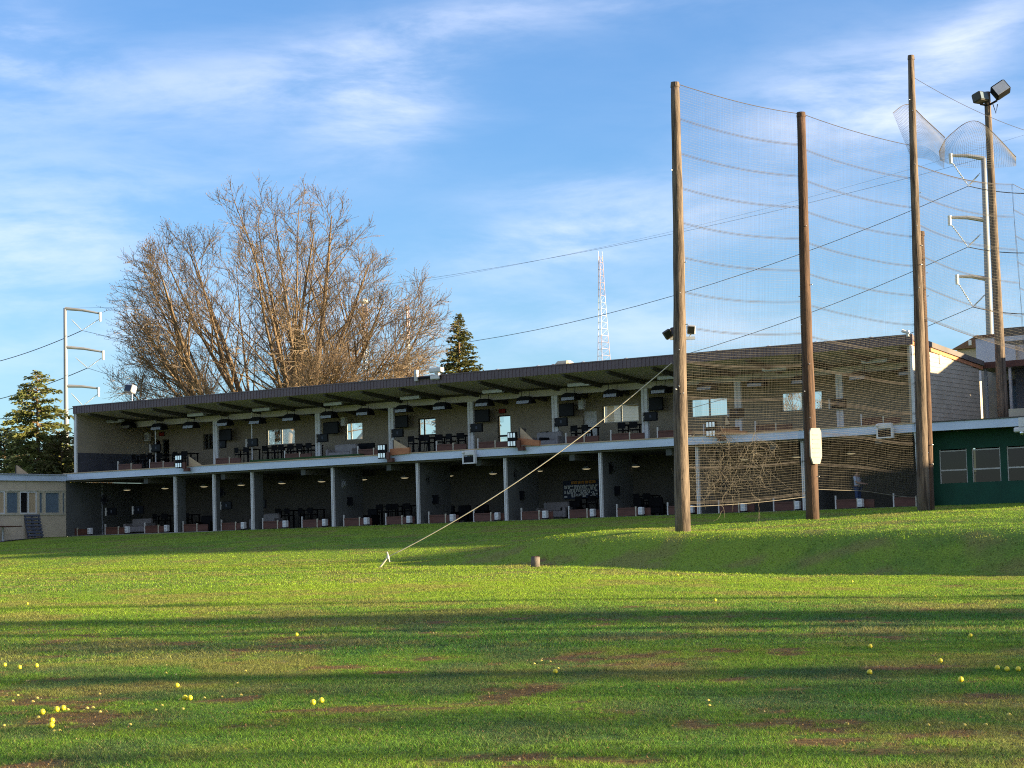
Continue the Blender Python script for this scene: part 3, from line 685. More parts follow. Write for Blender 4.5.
x, z = L(341, 484, 1.0); t = mk_fan('steel'); t.location = Bw(x, 1.0, z); t.rotation_euler.z = -ANG; t['label'] = 'pale round wall fan on a grey partition of the lower storey'
K = Kind(mk_fan('black'))
for i, (px, py) in enumerate(((105, 500), (222, 492.5), (425, 480), (513, 475), (610, 468))):
    x, z = L(px, py, 1.0); K.atb(x, 1.0, z, f'dark wall fan on a lower partition, {nth(i)} from the left', 'dark wall fans')
# painted score board
x0, z1 = L(563, 481, 5.9); x1, z0 = L(598.5, 497.8, 5.9)
t = bthing('notice_board', 'dark blue board with rows of pale print on the lower rear wall', 'board', (x0+x1)/2, 5.9, (z0+z1)/2); w, h = (x1-x0)/2, (z1-z0)/2
MB().box(-w, w, 0, .05, -h, h).build('panel', M['boardblue'], t)
mo = MB()
for r in range(7):
    mb = MB(); xx = -w+.06; zz = h-.28-r*(2*h-.32)/7
    while xx < w-.12:
        ln = random.uniform(.06, .2)
        if random.random() < .85: mb.box(xx, min(xx+ln, w-.04), -.004, -.001, zz-.05, zz+.035)
        xx += ln+.05
    mb.build('print_row', M['ink'], t)
xx = -w+.5
while xx < w-.1: ln = random.uniform(.08, .22); mo.box(xx, xx+ln, -.004, -.001, h-.18, h-.04); xx += ln+.05
mo.build('heading', M['inko'], t)
# red exit-style sign plates and white wall units
for px, py, nm in ((161, 434, 'left'), (501.7, 411, 'right')):
    x, z = L(px, py, 5.9); t = bthing('wall_sign', f'small dull red plate above the {nm} glass door upstairs', 'sign', x, 5.9, z); MB().bbox(-.2, .2, 0, .06, -.1, .1, .01).build('plate', M['red'], t); MB().box(-.22, .22, .06, .09, -.12, .12).build('frame', M['black'], t)
for i, (px, py) in enumerate(((147.5, 436.5), (344, 421), (581.8, 404))):
    x, z = L(px, py, 5.4); t = bthing('wall_speaker', f'white boxed speaker high inside the upper storey, {nth(i)} from the left', 'speaker', x, 5.4, z, group='white speakers upstairs')
    MB().bbox(-.17, .17, -.12, .12, -.28, .24, .03).build('case', M['white'], t); MB().box(-.12, .12, -.128, -.121, -.2, .1).build('grille', M['steel'], t); MB().tube([(0, .1, 0), (0, .55, .05)], .03, 6).build('bracket', M['white'], t)
# floodlights and plywood shields along the deck edge
def mk_flood(px, py, label, wedge, board=None):
    x, z = L(px, py, -.45)
    t = bthing('deck_floodlight', label, 'floodlight', x, -.45, z, group='floodlights on the deck edge')
    h = .36; mb = MB(); mb.bbox(-.26, .26, -.08, .08, -h, h, .02); mb.build('housing', M['black'], t)
    for r in (-.2, .2):
        for c in (-.16, 0, .16): MB().box(c-.055, c+.055, -.095, -.081, r-.11, r+.11).build('lens', M['reflector'], t)
    MB().box(.262, .46, -.06, .06, -.42, -.06).box(.30, .62, -.02, .20, -.56, -.36).build('bracket', M['brown'], t)
    return t, x, z
FL = [(179.5, 461.5, 'black six-lens floodlight beside a pale plywood wedge, second from left on the deck edge'), (382.5, 451.5, 'black six-lens floodlight beside an orange-based plywood wedge on the deck edge'), (512.5, 439.5, 'black six-lens floodlight left of a long orange board on the deck edge'), (711.5, 429, 'six-lens floodlight behind the net on the deck edge'), (3.5, 480, 'black six-lens floodlight above the beige wing at the far left')]
for px, py, lb in FL:
    if px > 10: mk_flood(px, py, lb, None)
    else:
        t, x, z = mk_flood(px, py, lb, None); t.location = W(px, py, 114.5); t.rotation_euler.z = -ANG+.3
def wedge(lb, tri, m, D=None, base=None):
    pts = []
    d = -.05
    P = [L(px, py, d) for px, py in tri]
    if D: 
        c = W(*tri[0], D); t = thing('plywood_wedge', lb, 'wedge', c, -.2, group='plywood wedges'); sc_ = D/F
        P = [((px-tri[0][0])*sc_, -(py-tri[0][1])*sc_) for px, py in tri]
    else:
        x0, z0 = P[0]; t = bthing('plywood_wedge', lb, 'wedge', x0, d, z0, group='plywood wedges'); P = [(a-x0, b-z0) for a, b in P]
    MB().prism(P, -.02, .02, 'y').build('sheet', M[m], t)
    if base:
        Q = [L(px, py, d) for px, py in base]; Q = [(a-x0, b-z0) for a, b in Q]; MB().prism(Q, -.16, -.03, 'y').build('base_board', M['orange'], t)
    k = min(p[0] for p in P); MB().box(k-.06, k, -.03, .5, min(p[1] for p in P), max(p[1] for p in P)-.03).build('back_sheet', M['rafter'], t)
wedge('pale triangular plywood wedge at the left part of the deck edge', ((189, 456.5), (203, 465.8), (189, 466)), 'ply')
wedge('pale triangular wedge on an orange base board', ((394, 439.5), (410, 449), (394, 449.5)), 'ply', base=((391.5, 449), (411, 447.5), (411, 453.5), (391.5, 455.5)))
wedge('pale wedge standing over a long orange board by a white column', ((520.5, 427.5), (534, 440.5), (520.5, 441)), 'ply', base=((518, 438), (541, 440.5), (541, 446), (518, 444.5)))
wedge('plywood wedge behind the net over a long reddish board', ((726, 416), (730, 424), (725, 425.5)), 'ply', base=((722, 428), (748, 431.5), (748, 433.5), (722, 434)))
wedge('grey plywood wedge on the wing roof at far left', ((16.5, 465), (31, 475.5), (16.5, 476)), 'ply', D=116)
def mk_cam(px, py, d, lb):
    x, z = L(px, py, d); t = bthing('camera_unit', lb, 'camera', x, d, z)
    MB().bbox(-.36, .3, -.12, .12, .05, .3, .03).build('housing', M['white'], t); MB().box(-.30, .30, -.16, -.02, -.30, .0).build('frame', M['black'], t)
    mb = MB(); mb.box(-.38, -.30, -.18, .0, -.36, .1).box(.30, .38, -.18, .0, -.36, .1).box(-.30, .30, -.18, .0, -.36, -.30); mb.build('cradle', M['white'], t); MB().ball((-.34, -.15, .2), .08).build('dome', M['white'], t, True)
mk_cam(470.5, 456.5, -.22, 'white camera unit in a square cradle on the pale deck fascia')
mk_cam(886, 430, -.2, 'small white camera unit on the deck fascia behind the net')
x, z = L(428, 376, -.2); t = bthing('roof_camera', 'white twin camera bracket on the brown roof fascia', 'camera', x, -.2, z)
MB().box(-.85, .8, -.05, .02, -.12, -.04).build('rail', M['black'], t)
for s in (-.72, .62): MB().bbox(s-.1, s+.1, -.1, .06, -.22, .12, .02).build('bracket', M['offwhite'], t)
MB().bbox(.15, .95, -.16, .1, .14, .38, .04).build('camera_body', M['white'], t); MB().bbox(-.82, -.64, -.1, .1, .12, .36, .03).build('lens_body', M['steel'], t); MB().bbox(.2, .75, -.12, .03, -.2, .0, .03).build('control_box', M['white'], t)
# things on the roof
def mk_vent():
    t = thing('roof_vent', 'x', 'vent', (0, 0, 0)); MB().tube([(0, 0, -.35), (0, 0, .10)], .05, 8).build('pipe', M['steel'], t); MB().lathe([(.001, .2), (.1, .17), (.19, .1), (.19, .08), (.001, .08)], (0, 0, 0), 10).build('cap', M['steel'], t, True); return t
K = Kind(mk_vent())
for i, (px, py) in enumerate(((146, 399.5), (497.5, 366.5), (538, 363), (583, 359.8), (626, 355.6), (717.5, 348.5), (768.5, 344), (816, 340), (871, 335.5))):
    x, z = L(px, py, 1.2); K.atb(x, 1.2, roofz(1.2)+.12, f'small capped vent pipe on the roof edge, {nth(i)} from the left', 'vent pipes along the roof edge')
x, z = L(564, 361, 2.4); t = bthing('roof_unit', 'beige boxy ventilation unit on the roof', 'vent', x, 2.4, roofz(2.4)+.02); MB().bbox(-.38, .42, -.3, .3, 0, .62, .1).build('housing', M['trim'], t); MB().box(-.3, .3, -.315, -.301, .15, .42).build('louvre', M['offwhite'], t)
for i, px in enumerate((553.2, 556.2)):
    x, z = L(px, 363, 2.2); t = bthing('vent_pot', f'short tan vent pot beside the beige roof unit, {"left" if i == 0 else "right"} one', 'vent', x, 2.2, roofz(2.2)); MB().lathe([(.09, 0), (.09, .36), (.13, .38), (.13, .46), (.001, .5)], (0, 0, 0), 10).build('pot', M['orange'], t, True); MB().lathe([(.16, 0), (.11, .07), (.001, .07)], (0, 0, 0), 10).build('flashing', M['steel'], t)
x, z = L(132, 392, .6); t = bthing('roof_floodlight', 'small grey floodlight on a stalk above the left end of the roof', 'floodlight', x, .6, roofz(.6))
MB().tube([(0, 0, -.03), (0, 0, .62)], .03, 6).build('stalk', M['steel'], t); A = Matrix.Translation((-.12, 0, .85)) @ Matrix.Rotation(R(8), 4, 'Y') @ Matrix.Rotation(R(-15), 4, 'X'); MB().bbox(-.3, .3, -.2, .22, -.22, .24, .05, A).build('housing', M['steel'], t); MB().box(-.25, .25, -.215, -.203, -.17, .17, A).build('lens', M['darkglass'], t)
x, z = L(905.5, 331, -.1); t = bthing('security_camera', 'white security camera at the right end of the brown roof', 'camera', x, -.2, 7.42); MB().tube([(-.1, -.05, .15), (.22, .0, .02)], [.07, .06], 8).build('body', M['white'], t); MB().box(.1, .2, -.05, .08, -.12, .14).build('bracket', M['white'], t)
# ------------------------------------------------------------------ beige wing at the left (runs forward from the front)
wing = thing('beige_wing', 'low beige single-storey wing with a row of windows at the far left', 'building', Bw(BX0, 0, 0), -ANG)
def wz(d): return -.02
WO = [(.06, .32, 'b'), (.46, 1.62, 'b'), (1.74, 2.08, 'b'), (2.22, 3.46, 's'), (3.54, 4.46, 'b'), (4.54, 5.8, 's'), (5.95, 7.2, 'b')]
mb = MB(); mb.box(-.2, 0, -11, -.01, -.5, 1.30); mb.box(-.2, 0, -11, -.01, 2.55, 3.18)
cur = -11
for a, b, k in reversed(WO): mb.box(-.2, 0, cur, -b, 1.30, 2.55); cur = -a
mb.box(-.2, 0, cur, -.01, 1.30, 2.55); mb.box(-8, -.21, -.2, -.01, -.5, 3.18); wing_wall = mb.build('wall', M['annex'], wing)
MB().box(0.002, .04, -11, -.02, 1.22, 1.30).build('sill_band', M['trim'], wing); MB().box(0.002, .04, -11, -.02, 2.55, 2.63).build('head_band', M['trim'], wing)
for a, b, k in WO:
    mb = MB(); w = .07; mb.box(-.08, .02, -b, -b+w, 1.302, 2.548).box(-.08, .02, -a-w, -a, 1.302, 2.548).box(-.08, .02, -b+w, -a-w, 2.48, 2.548).box(-.08, .02, -b+w, -a-w, 1.302, 1.36)
    if k == 's': m_ = (a+b)/2; mb.box(-.08, .02, -m_-.05, -m_+.05, 1.36, 2.48)
    o = mb.build('window', M['white' if k == 's' else 'trim'], wing); MB().box(-.05, -.04, -b+w, -a-w, 1.36, 2.48).build('pane', M['darkglass' if k == 's' else 'blueglass'], o)
    if k == 's': MB().box(-.038, -.03, -m_+.05, -a-w, 1.36, 2.48).build('blind', M['ply'], o)
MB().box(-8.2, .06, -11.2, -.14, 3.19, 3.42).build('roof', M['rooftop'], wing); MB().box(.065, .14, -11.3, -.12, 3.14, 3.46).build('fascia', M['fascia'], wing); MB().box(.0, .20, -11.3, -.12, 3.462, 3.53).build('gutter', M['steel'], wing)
MB().box(.004, .02, -3.02, -2.98, 2.63, 3.12).box(.004, .02, -6.0, -5.96, 2.63, 3.12).build('panel_joint', M['trim'], wing)
# slatted rack leaning on the wing, small table
c = onground(37, 538); c = Bw(BX0+.35, -2.6, 0)
t = thing('slatted_rack', 'blue-grey slatted pallet leaning against the beige wing', 'pallet', (c.x, c.y, gz1(c.x, c.y)+.02), -ANG+math.pi/2)
A = Matrix.Rotation(R(-14), 4, 'X')
for k in range(7): MB().box(-.58, .58, -.02, .02, .08+k*.19, .20+k*.19, A).build('slat', M['navy'], t)
for s in (-.5, 0, .5): MB().box(s-.04, s+.04, .022, .10, .0, 1.38, A).build('runner', M['navy'], t)
p = Bw(BX0+.9, -5.5, 0)
t = thing('picnic_table', 'thin dark table on one post before the beige wing', 'table', (p.x, p.y, gz1(p.x, p.y)), -ANG); MB().bbox(-.6, .6, -.9, .9, .78, .84, .02).build('tabletop', M['brown'], t); MB().tube([(0, 0, -.05), (0, 0, .78)], .05, 8).build('post', M['steel'], t); MB().lathe([(.3, 0), (.28, .03), (.05, .05)], (0, 0, 0), 12).build('foot', M['steel'], t)

# ------------------------------------------------------------------ green annex and the clubhouse at the right
gb = thing('green_annex', 'dark green ground-floor annex with big sash openings at the right', 'building', Bw(0, 0, 0), -ANG)
gx0, gx1 = .10, 14.0; gd = 1.1
OP = [lx_(939.5, 465, gd), lx_(967, 463, gd), lx_(972, 463, gd), lx_(1000.5, 462, gd), lx_(1007, 462, gd), lx_(1035, 460, gd), lx_(1041, 460, gd), lx_(1068, 460, gd)]
oz1 = L(955, 449, gd)[1]; oz0 = L(955, 483, gd)[1]
mb = MB(); mb.box(gx0, gx1, gd, gd+.15, -.3, oz0).box(gx0, gx1, gd, gd+.15, oz1, 3.19); cur = gx0
for i in range(0, 8, 2): mb.box(cur, OP[i], gd, gd+.15, oz0, oz1); cur = OP[i+1]
mb.box(cur, gx1, gd, gd+.15, oz0, oz1); mb.box(gx0, gx0+.12, .25, gd-.002, -.3, 3.19); mb.build('wall', M['green'], gb)
MB().box(gx0, gx1, 6.5, 6.7, -.3, 3.19).build('rear_wall', M['upwall'], gb); MB().box(gx0, gx1, gd+.16, 6.49, -.3, 0).build('floor', M['concrete'], gb)
for i in range(0, 8, 2):
    a, b = OP[i], OP[i+1]; mb = MB(); w = .045; zm = L(955, 470, gd)[1]
    mb.box(a, a+w, gd+.04, gd+.10, oz0, oz1).box(b-w, b, gd+.04, gd+.10, oz0, oz1); mb.box(a+w, b-w, gd+.03, gd+.10, zm-.03, zm+.03); mb.box(a+w, b-w, gd+.03, gd+.10, oz1-.10, oz1-.05)
    o = mb.build('window', M['offwhite'], gb); MB().box(a+w, b-w, gd+.06, gd+.065, oz0, oz1-.1).build('pane', M['frost'], o)
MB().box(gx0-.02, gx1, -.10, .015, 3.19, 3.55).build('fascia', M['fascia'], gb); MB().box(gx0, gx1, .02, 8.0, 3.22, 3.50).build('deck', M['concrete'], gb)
MB().box(gx0, gx1, -.14, .1, 3.552, 3.60).build('deck_edge_trim', M['rafter'], gb)
a, _ = L(1009.5, 412, .4); b, zt = L(1024, 407, .4); MB().box(a, a+6, .3, .6, 3.61, 3.61+.34).build('parapet', M['siding'], gb)
x, z = L(1020.5, 420, -.3); MB().box(x, x+2.5, -.55, -.11, 3.14, 3.52).build('sunlit_corner_box', M['white'], gb)  # white box put in for the sunlit corner of the fascia
t = bthing('bulkhead_lamp', 'white wall lamp below the bright corner of the right fascia', 'lamp', x+.05, -.4, 2.92); MB().bbox(-.28, .5, -.15, .15, .0, .2, .04).build('housing', M['white'], t); MB().ball((.05, -.05, -.03), .11).build('lens', M['reflector'], t, True)
x, z = L(985.5, 478, 1.9); t = bthing('blue_bin', 'bright blue plastic bin behind the green wall opening', 'bin', x, 1.9, z-.3); MB().bbox(-.38, .38, -.25, .25, 0, .52, .06).build('tub', M['blue'], t); MB().bbox(-.42, .42, -.28, .28, .5, .56, .02).build('rim', M['blue'], t)
MB().box(-.4, .4, -.25, .25, -.9, 0).build('stand', M['grey'], t)
# clubhouse volumes
ch = thing('clubhouse', 'grey clubhouse with covered terrace behind the right end of the range', 'building', Bw(0, 0, 0), -ANG)
tx0, tz = L(970, 366.5, 8.4); px1 = L(1024, 362, 8.4)[0]
MB().box(tx0, 8.55, 8.3, 11.9, tz-.12, tz+.10).build('canopy', M['rafter'], ch)
MB().box(tx0-.05, 8.55, 8.24, 8.295, tz-.16, tz+.13).build('canopy_fascia', M['brown'], ch)
for px in (972.5, 986.5, 1011): x = lx_(px, 390, 8.5); MB().box(x-.06, x+.06, 8.44, 8.56, DK-.3, tz-.12).build('terrace_post', M['steel'], ch)
MB().box(tx0-.3, tx0+15, 8.2, 16, 2.9, DK).build('terrace_floor', M['concrete'], ch)
cx0 = lx_(981, 390, 11.0); MB().box(cx0+.05, cx0+1.3, 11.0, 11.2, DK, 6.6).box(cx0+2.6, cx0+15, 11.0, 11.2, DK, 6.6).box(cx0+1.3, cx0+2.6, 11.0, 11.2, 6.0, 6.6).build('wall', M['siding'], ch)
mb = MB().box(cx0+1.3, cx0+2.6, 11.05, 11.12, DK, 6.0); o = mb.build('door', M['rafter'], ch); MB().box(cx0+1.45, cx0+2.45, 11.035, 11.045, 4.4, 5.7).build('pane', M['blueglass'], o)
x = lx_(1016, 390, 10.2); MB().box(x, x+9, 10.2, 10.4, DK, tz-.13).build('slate_wall', M['slate'], ch)
MB().box(tx0+.3, tx0+.9, 11.6, 11.8, DK, 6.6).build('pier', M['palewall'], ch)
vx0, vz0 = L(976.5, 362, 13); _, vz1 = L(976.5, 338.5, 13)
MB().box(vx0, vx0+2.0, 13, 13.2, 6.2, vz1).build('upper_wall', M['palewall'], ch); MB().box(vx0-.06, vx0+2.3, 12.9, 13.4, vz1, vz1+.14).build('coping', M['brown'], ch)
MB().box(vx0+2.0, vx0+16, 13.2, 13.4, 6.2, vz1+.2).build('upper_siding', M['palewall'], ch)
ex, ez0 = L(1004, 335.5, 10); _, ez1 = L(1004, 329, 10); MB().box(ex, ex+22, 9.6, 14, ez1-.42, ez1).build('upper_roof', M['rafter'], ch)
ex2, ez = L(1003, 341, 9); MB().box(ex2, ex2+8, 8.2, 10.5, ez-.10, ez+.12).build('awning_slab', M['steel'], ch); MB().box(ex2+.4, ex2+1.2, 9.8, 10.4, ez+.12, ez1-.42).build('roof_pier', M['siding'], ch)
MB().box(ex2+1.2, ex2+9, 10.41, 10.6, ez+.12, ez1-.42).build('clerestory', M['slate'], ch)
MB().box(8.6, 62, 3.6, 10.15, 0, 7.0).build('shade_wing', M['siding'], ch); MB().box(8.4, 62.2, 3.4, 8.1, 7.002, 7.2).build('shade_wing_roof', M['rafter'], ch)  # unseen wing added and lengthened to shade the end wall and lawn
sh = thing('shade_shed', 'long low tan shed added out of view to shade the right bank', 'shed', (42.5, 55.3, 2.0), R(-9))  # unseen block added to throw shade across the bank behind the crest
MB().box(0, 5, 0, 26, -1.5, 5.5).build('wall', M['siding'], sh); MB().prism([(-.3, 5.5), (5.3, 5.5), (2.5, 6.1)], -.3, 26.3, 'y').build('roof', M['rooftop'], sh); MB().box(-.04, -.01, 3, 5.4, -.2, 2.3).build('door', M['white'], sh)
MB().box(26, 62, 3.8, 10, 7.21, 8.3).build('shade_storey', M['siding'], ch)  # unseen taller block added to carry the shade further over the lawn
# gable roof of a house further back
h0 = W(958, 349, 118)
hs = thing('brown_roofed_house', 'brown shingled roof rising behind the clubhouse terrace', 'house', h0, -ANG)
MB().prism([(-.4, 0), (1.2, 0), (1.2, .72)], 0, 6, 'y').build('roof', M['brownroof'], hs); MB().box(-.2, 1.1, .3, 5.8, -5, -.02).build('wall', M['siding'], hs)
tb = MB().box(.7, .85, -.12, .0, .15, .45).build('vent', M['white'], hs)
# pale sided house seen through an upper window
a = W(598, 418, 122); h2 = thing('sided_house', 'pale lap-sided house seen through an upper window', 'house', (a.x, a.y, 2.3), R(22))
mb = MB(); z = 0
while z < 7.0: mb.prism([(-.02, z), (0, z+.17), (.2, z+.17), (.2, z)], 0, 3.4, 'x'); z += .17
mb.box(0, 3.4, .2, 6, 0, 7); mb.build('wall', M['siding'], h2); o = MB().box(1.2, 1.75, -.06, -.02, 5.1, 5.8).build('window', M['white'], h2); MB().box(1.26, 1.69, -.07, -.061, 5.16, 5.74).build('pane', M['darkglass'], o)
MB().box(-.2, 3.6, -.3, 6.3, 7.0, 7.15).build('roof', M['rooftop'], h2)
# ------------------------------------------------------------------ net poles
def wpole(label, px0, py0, px1, py1, D, r0, r1, m, cat='pole', sink=.4, D1=None):
    base = W(px0, py0, D); top = W(px1, py1, D1 or D); g_ = gz1(base.x, base.y); 
    base.z = g_
    t = thing('net_pole', label, cat, base, 0, 'wooden net poles'); mb = MB(); n = 22; pts = []; rr = []
    ax = top-base
    for i in range(n+1):
        u = i/n; p = ax*u; p = p+Vector((math.sin(u*5+px0)*.025, math.cos(u*4+px0)*.025, 0))*u*(1-u)*4
        pts.append(p if i else p-Vector((0, 0, sink))); rr.append((r0*(1-u)+r1*u)*(1+.03*math.sin(u*37+px0)))
    mb.tube(pts, rr, 16); mb.build('shaft', M[m], t, True)
    cp_ = MB(); cp_.tube([ax-ax.normalized()*.12, ax+ax.normalized()*.02], [r1*1.12, r1*1.0], 14); cp_.build('cap', M[m], t)
    mb = MB()
    for k in range(9):
        u = random.uniform(.1, .95); a = random.uniform(math.pi, 2*math.pi); q = ax*u+Vector((math.cos(a), math.sin(a), 0))*(r0*(1-u)+r1*u); mb.tube([q, q+Vector((math.cos(a), math.sin(a), .1))*.07], .014, 5)
    mb.build('staple', M['steel'], t)
    return t, base, top
tA, A0, A1 = wpole('weathered pale wooden net pole, leftmost, standing on the mound crest', 683, 533, 675, 83, 55, .215, .115, 'pole')
tB, B0, B1 = wpole('brown wooden net pole carrying a white panel', 812.5, 519, 801, 113, 60, .20, .125, 'poledark')
tC, C0, C1 = wpole('tallest brown wooden net pole in front of the green annex', 923.5, 507, 911, 56, 63.5, .20, .10, 'pole')
tD, D0, D1 = wpole('shorter dark wooden pole hugging the tallest net pole', 930, 507, 920.5, 232, 64.6, .14, .12, 'poledark')
t = thing('distance_panel', 'white tall narrow panel with clipped corners fixed to the brown net pole', 'panel', W(815.5, 446, 59.72), R(28))
h, w = .52, .20; MB().prism([(-w*.6, -h), (w*.6, -h), (w, -h+.22), (w, h-.12), (w*.75, h), (-w*.75, h), (-w, h-.12), (-w, -h+.22)], -.03, .03, 'y').build('board', M['panelwhite'], t)
mb = MB()
for k in range(6): mb.box(-.13, .13-.05*(k % 2), -.036, -.032, -.34+k*.13, -.31+k*.13)
mb.build('faded_line', M['grey'], t)
t = thing('pole_floodlights', 'three floodlights on a steel crossbar on the leftmost net pole', 'floodlight', W(679, 338, 55.35), 0); k_ = 55.35/F
MB().box(-9*k_, 16*k_, -.04, .04, -.05, .03).build('crossbar', M['steel'], t)
for dx, dy, ry, rx in ((-11, -4, -32, 10), (-4, -6, -10, -20), (12.5, -8, 4, 10)):
    A = Matrix.Translation((dx*k_, 0, -dy*k_)) @ Matrix.Rotation(R(ry), 4, 'Y') @ Matrix.Rotation(R(rx), 4, 'X'); h_ = MB().bbox(-.11, .11, -.1, .1, -.12, .12, .02, A).build('floodlight_head', M['rafter' if dx < 0 else 'steel'], t); MB().box(-.09, .09, -.108, -.101, -.1, .1, A).build('lens', M['darkglass'], h_)
    MB().tube([(dx*k_*.8, 0, 0), (dx*k_, 0, -dy*k_-.1)], .02, 5).build('arm', M['steel'], t)
# guy wire of the leftmost pole
ga = onground(377, 567.5); gt = W(671.5, 363, 54.95); gm = W(388, 557, (ga.y*.97+gt.y*.03))
t = thing('guy_wire', 'long cream sleeved guy wire slanting down from the leftmost net pole', 'wire', ga); a, b = gm-ga, gt-ga
pts = [a.lerp(b, u)-Vector((0, 0, .35*4*u*(1-u))) for u in [i/24 for i in range(25)]]
MB().tube(pts, .0125, 6).build('sleeved_wire', M['guy'], t, True); MB().tube([(0, 0, -.1), a], .03, 6).build('anchor_rod', M['guy'], t)
mb = MB(); mb.ball(a, .04, sz=1.6); mb.tube([a+Vector((-.02, 0, .14)), a+Vector((.04, 0, -.14))], .022, 6); mb.build('turnbuckle', M['offwhite'], t, True)
# ------------------------------------------------------------------ barrier netting: every cord is real
def netpanel(label, P0, T0, P1, T1, zb0, zb1, sagb, cell, ropes, seed, sagtop=.07, botcurve=None, foot='net', bulge=.18):
    t = thing('barrier_net', label, 'net', P0, 0, 'barrier nets'); o = Vector(P0)
    Lh = (Vector(P1)-o).xy.length; dirn = (Vector(P1)-o); dirn.z = 0; dirn.normalize(); nrm = Vector((-dirn.y, dirn.x, 0))
    def S(u, v):
        zt = T0[2]*(1-u)+T1[2]*u-sagtop*4*u*(1-u); zb = (botcurve(u) if botcurve else zb0*(1-u)+zb1*u)
        base = o.lerp(Vector(P1), u); topp = Vector(T0).lerp(Vector(T1), u); z = zb+(zt-zb)*v
        f = (z-base.z)/max(.1, (topp.z-base.z)); q = base.lerp(topp, f)
        w_ = bulge*math.sin(math.pi*u)*(.35+.65*math.sin(math.pi*min(1, max(0, v))))+.02*math.sin(5*u+7*v+seed)
        return Vector((q.x, q.y, z-.05*math.sin(math.pi*u)*(1-v)))+nrm*w_-o
    mb = MB(); H = (T0[2]+T1[2])/2-(zb0+zb1)/2
    nh, nvv = int(H/cell), int(Lh/(cell*.7))
    rg = random.Random(seed)
    for i in range(nh+1):
        v = i/nh+0; th = rg.choice((.0015, .0015, .0015, .0020)); ph = rg.uniform(0, 6)
        mb.tube([S(j/10, min(1, max(0, v+.0006*math.sin(j*.9+ph)))) for j in range(11)], th, 3, False)
    for j in range(nvv+1):
        u = min(1, max(0, (j+rg.uniform(-.06, .06))/nvv)); ph = rg.uniform(0, 6)
        mb.tube([S(min(1, max(0, u+.002*math.sin(i*.8+ph))), i/16) for i in range(17)], .00125, 3, False)
    mb.build('netting', M['net'], t)
    for i, z in enumerate(ropes):
        v = (z-zb0)/(T0[2]-zb0)
        if not 0 <= v <= 1: continue
        mb = MB(); mb.tube([S(j/14, min(1, max(0, v-.003*math.sin(math.pi*j/14)))) for j in range(15)], .006, 4)
        for d in (-.03, .03): mb.tube([S(j/14, min(1, max(0, v-.003*math.sin(math.pi*j/14)+d/H))) for j in range(15)], .004, 3)
        mb.build('rope', M['rope'], t)
    MB().tube([S(j/20, 1) for j in range(21)], .011, 5).build('head_rope', M['rope'], t)
    MB().tube([S(j/20, 0) for j in range(21)], .008, 5).build('foot_rope', M[foot], t)
    for u in (0, 1): MB().tube([S(u, j/20) for j in range(21)], .014 if foot == 'net' else .005, 5).build('side_rope', M['rope'], t)
    return t
off = Vector((.10, .18, 0))
rz = [A1.z-.95*k for k in range(1, 13)]
netpanel('tan barrier net strung between the leftmost pole and the pole with the white panel', A0+off, A1+off, B0+off, B1+off, 2.05, 2.35, 0, .07, rz, 3)
netpanel('tan barrier net strung between the panel pole and the tallest pole', B0+off, B1+off, C0+off, C1*1.0+off-Vector((0, 0, C1.z-13.3)), 2.35, 2.3, 0, .07, rz, 8, botcurve=lambda u: 2.55-.25*sst(.35, .95, u)+.5*max(0, u-.93)/.07*.6)
E0 = W(1024, 520, 74); E0 = Vector((18.6, 73.5, 2.3)); E1 = Vector((18.3, 73.5, 13.7)); Ct = Vector((C1.x, C1.y, 12.7))
netpanel('torn barrier net running from the tallest pole to the right edge', C0+off, Ct+off, E0, E1, 7.9, 7.6, 0, .1, [Ct.z-.95*k for k in range(0, 7)], 15, sagtop=.15, foot='rope')
F0 = Vector((24.5, 83.0, 2.3)); netpanel('far barrier net beyond the right edge behind the light pole', E0, E1, F0, Vector((24.3, 83, 14.5)), 7.6, 7.4, 0, .11, [E1.z-.95*k for k in range(1, 6)], 16, sagtop=.3, foot='rope')
# loose flaps of the torn net
def flap(label, edge_lo, edge_hi, D, bow):
    n = len(edge_lo); a = [W(x, y, D+i*.35) for i, (x, y) in enumerate(edge_lo)]; b = [W(x, y, D+i*.35) for i, (x, y) in enumerate(edge_hi)]
    t = thing('net_flap', label, 'net', a[0], 0, 'torn net flaps')
    def crv(P, u):
        k = u*(len(P)-1); i = min(int(k), len(P)-2); f = k-i
        p0, p1, p2, p3 = P[max(i-1, 0)], P[i], P[i+1], P[min(i+2, len(P)-1)]
        return .5*((2*p1)+(p2-p0)*f+(2*p0-5*p1+4*p2-p3)*f*f+(3*p1-p0-3*p2+p3)*f**3)
    def S(u, v): return crv(a, u).lerp(crv(b, u), v)+Vector((0, -bow*math.sin(math.pi*v)*math.sin(math.pi*u), 0))-a[0]
    mb = MB()
    for i in range(31): mb.tube([S(j/16, i/30) for j in range(17)], .0032, 3, False)
    for i in range(45): mb.tube([S(i/44, j/10) for j in range(11)], .0032, 3, False)
    mb.build('netting', M['net'], t); MB().tube([S(j/24, 1) for j in range(25)], .014, 4).build('head_rope', M['rope'], t)
flap('pointed torn net flap folded over the top of the tallest pole', [(912, 160), (918, 158), (930, 160), (944, 168)], [(893, 113), (908, 104.5), (926, 120), (945, 137.5)], 63.8, .5)
flap('arched torn net flap left of the light pole', [(940, 160), (955, 166), (985, 168), (1016, 166)], [(939, 152), (950, 135), (978, 121.5), (1016, 157)], 66.5, .7)
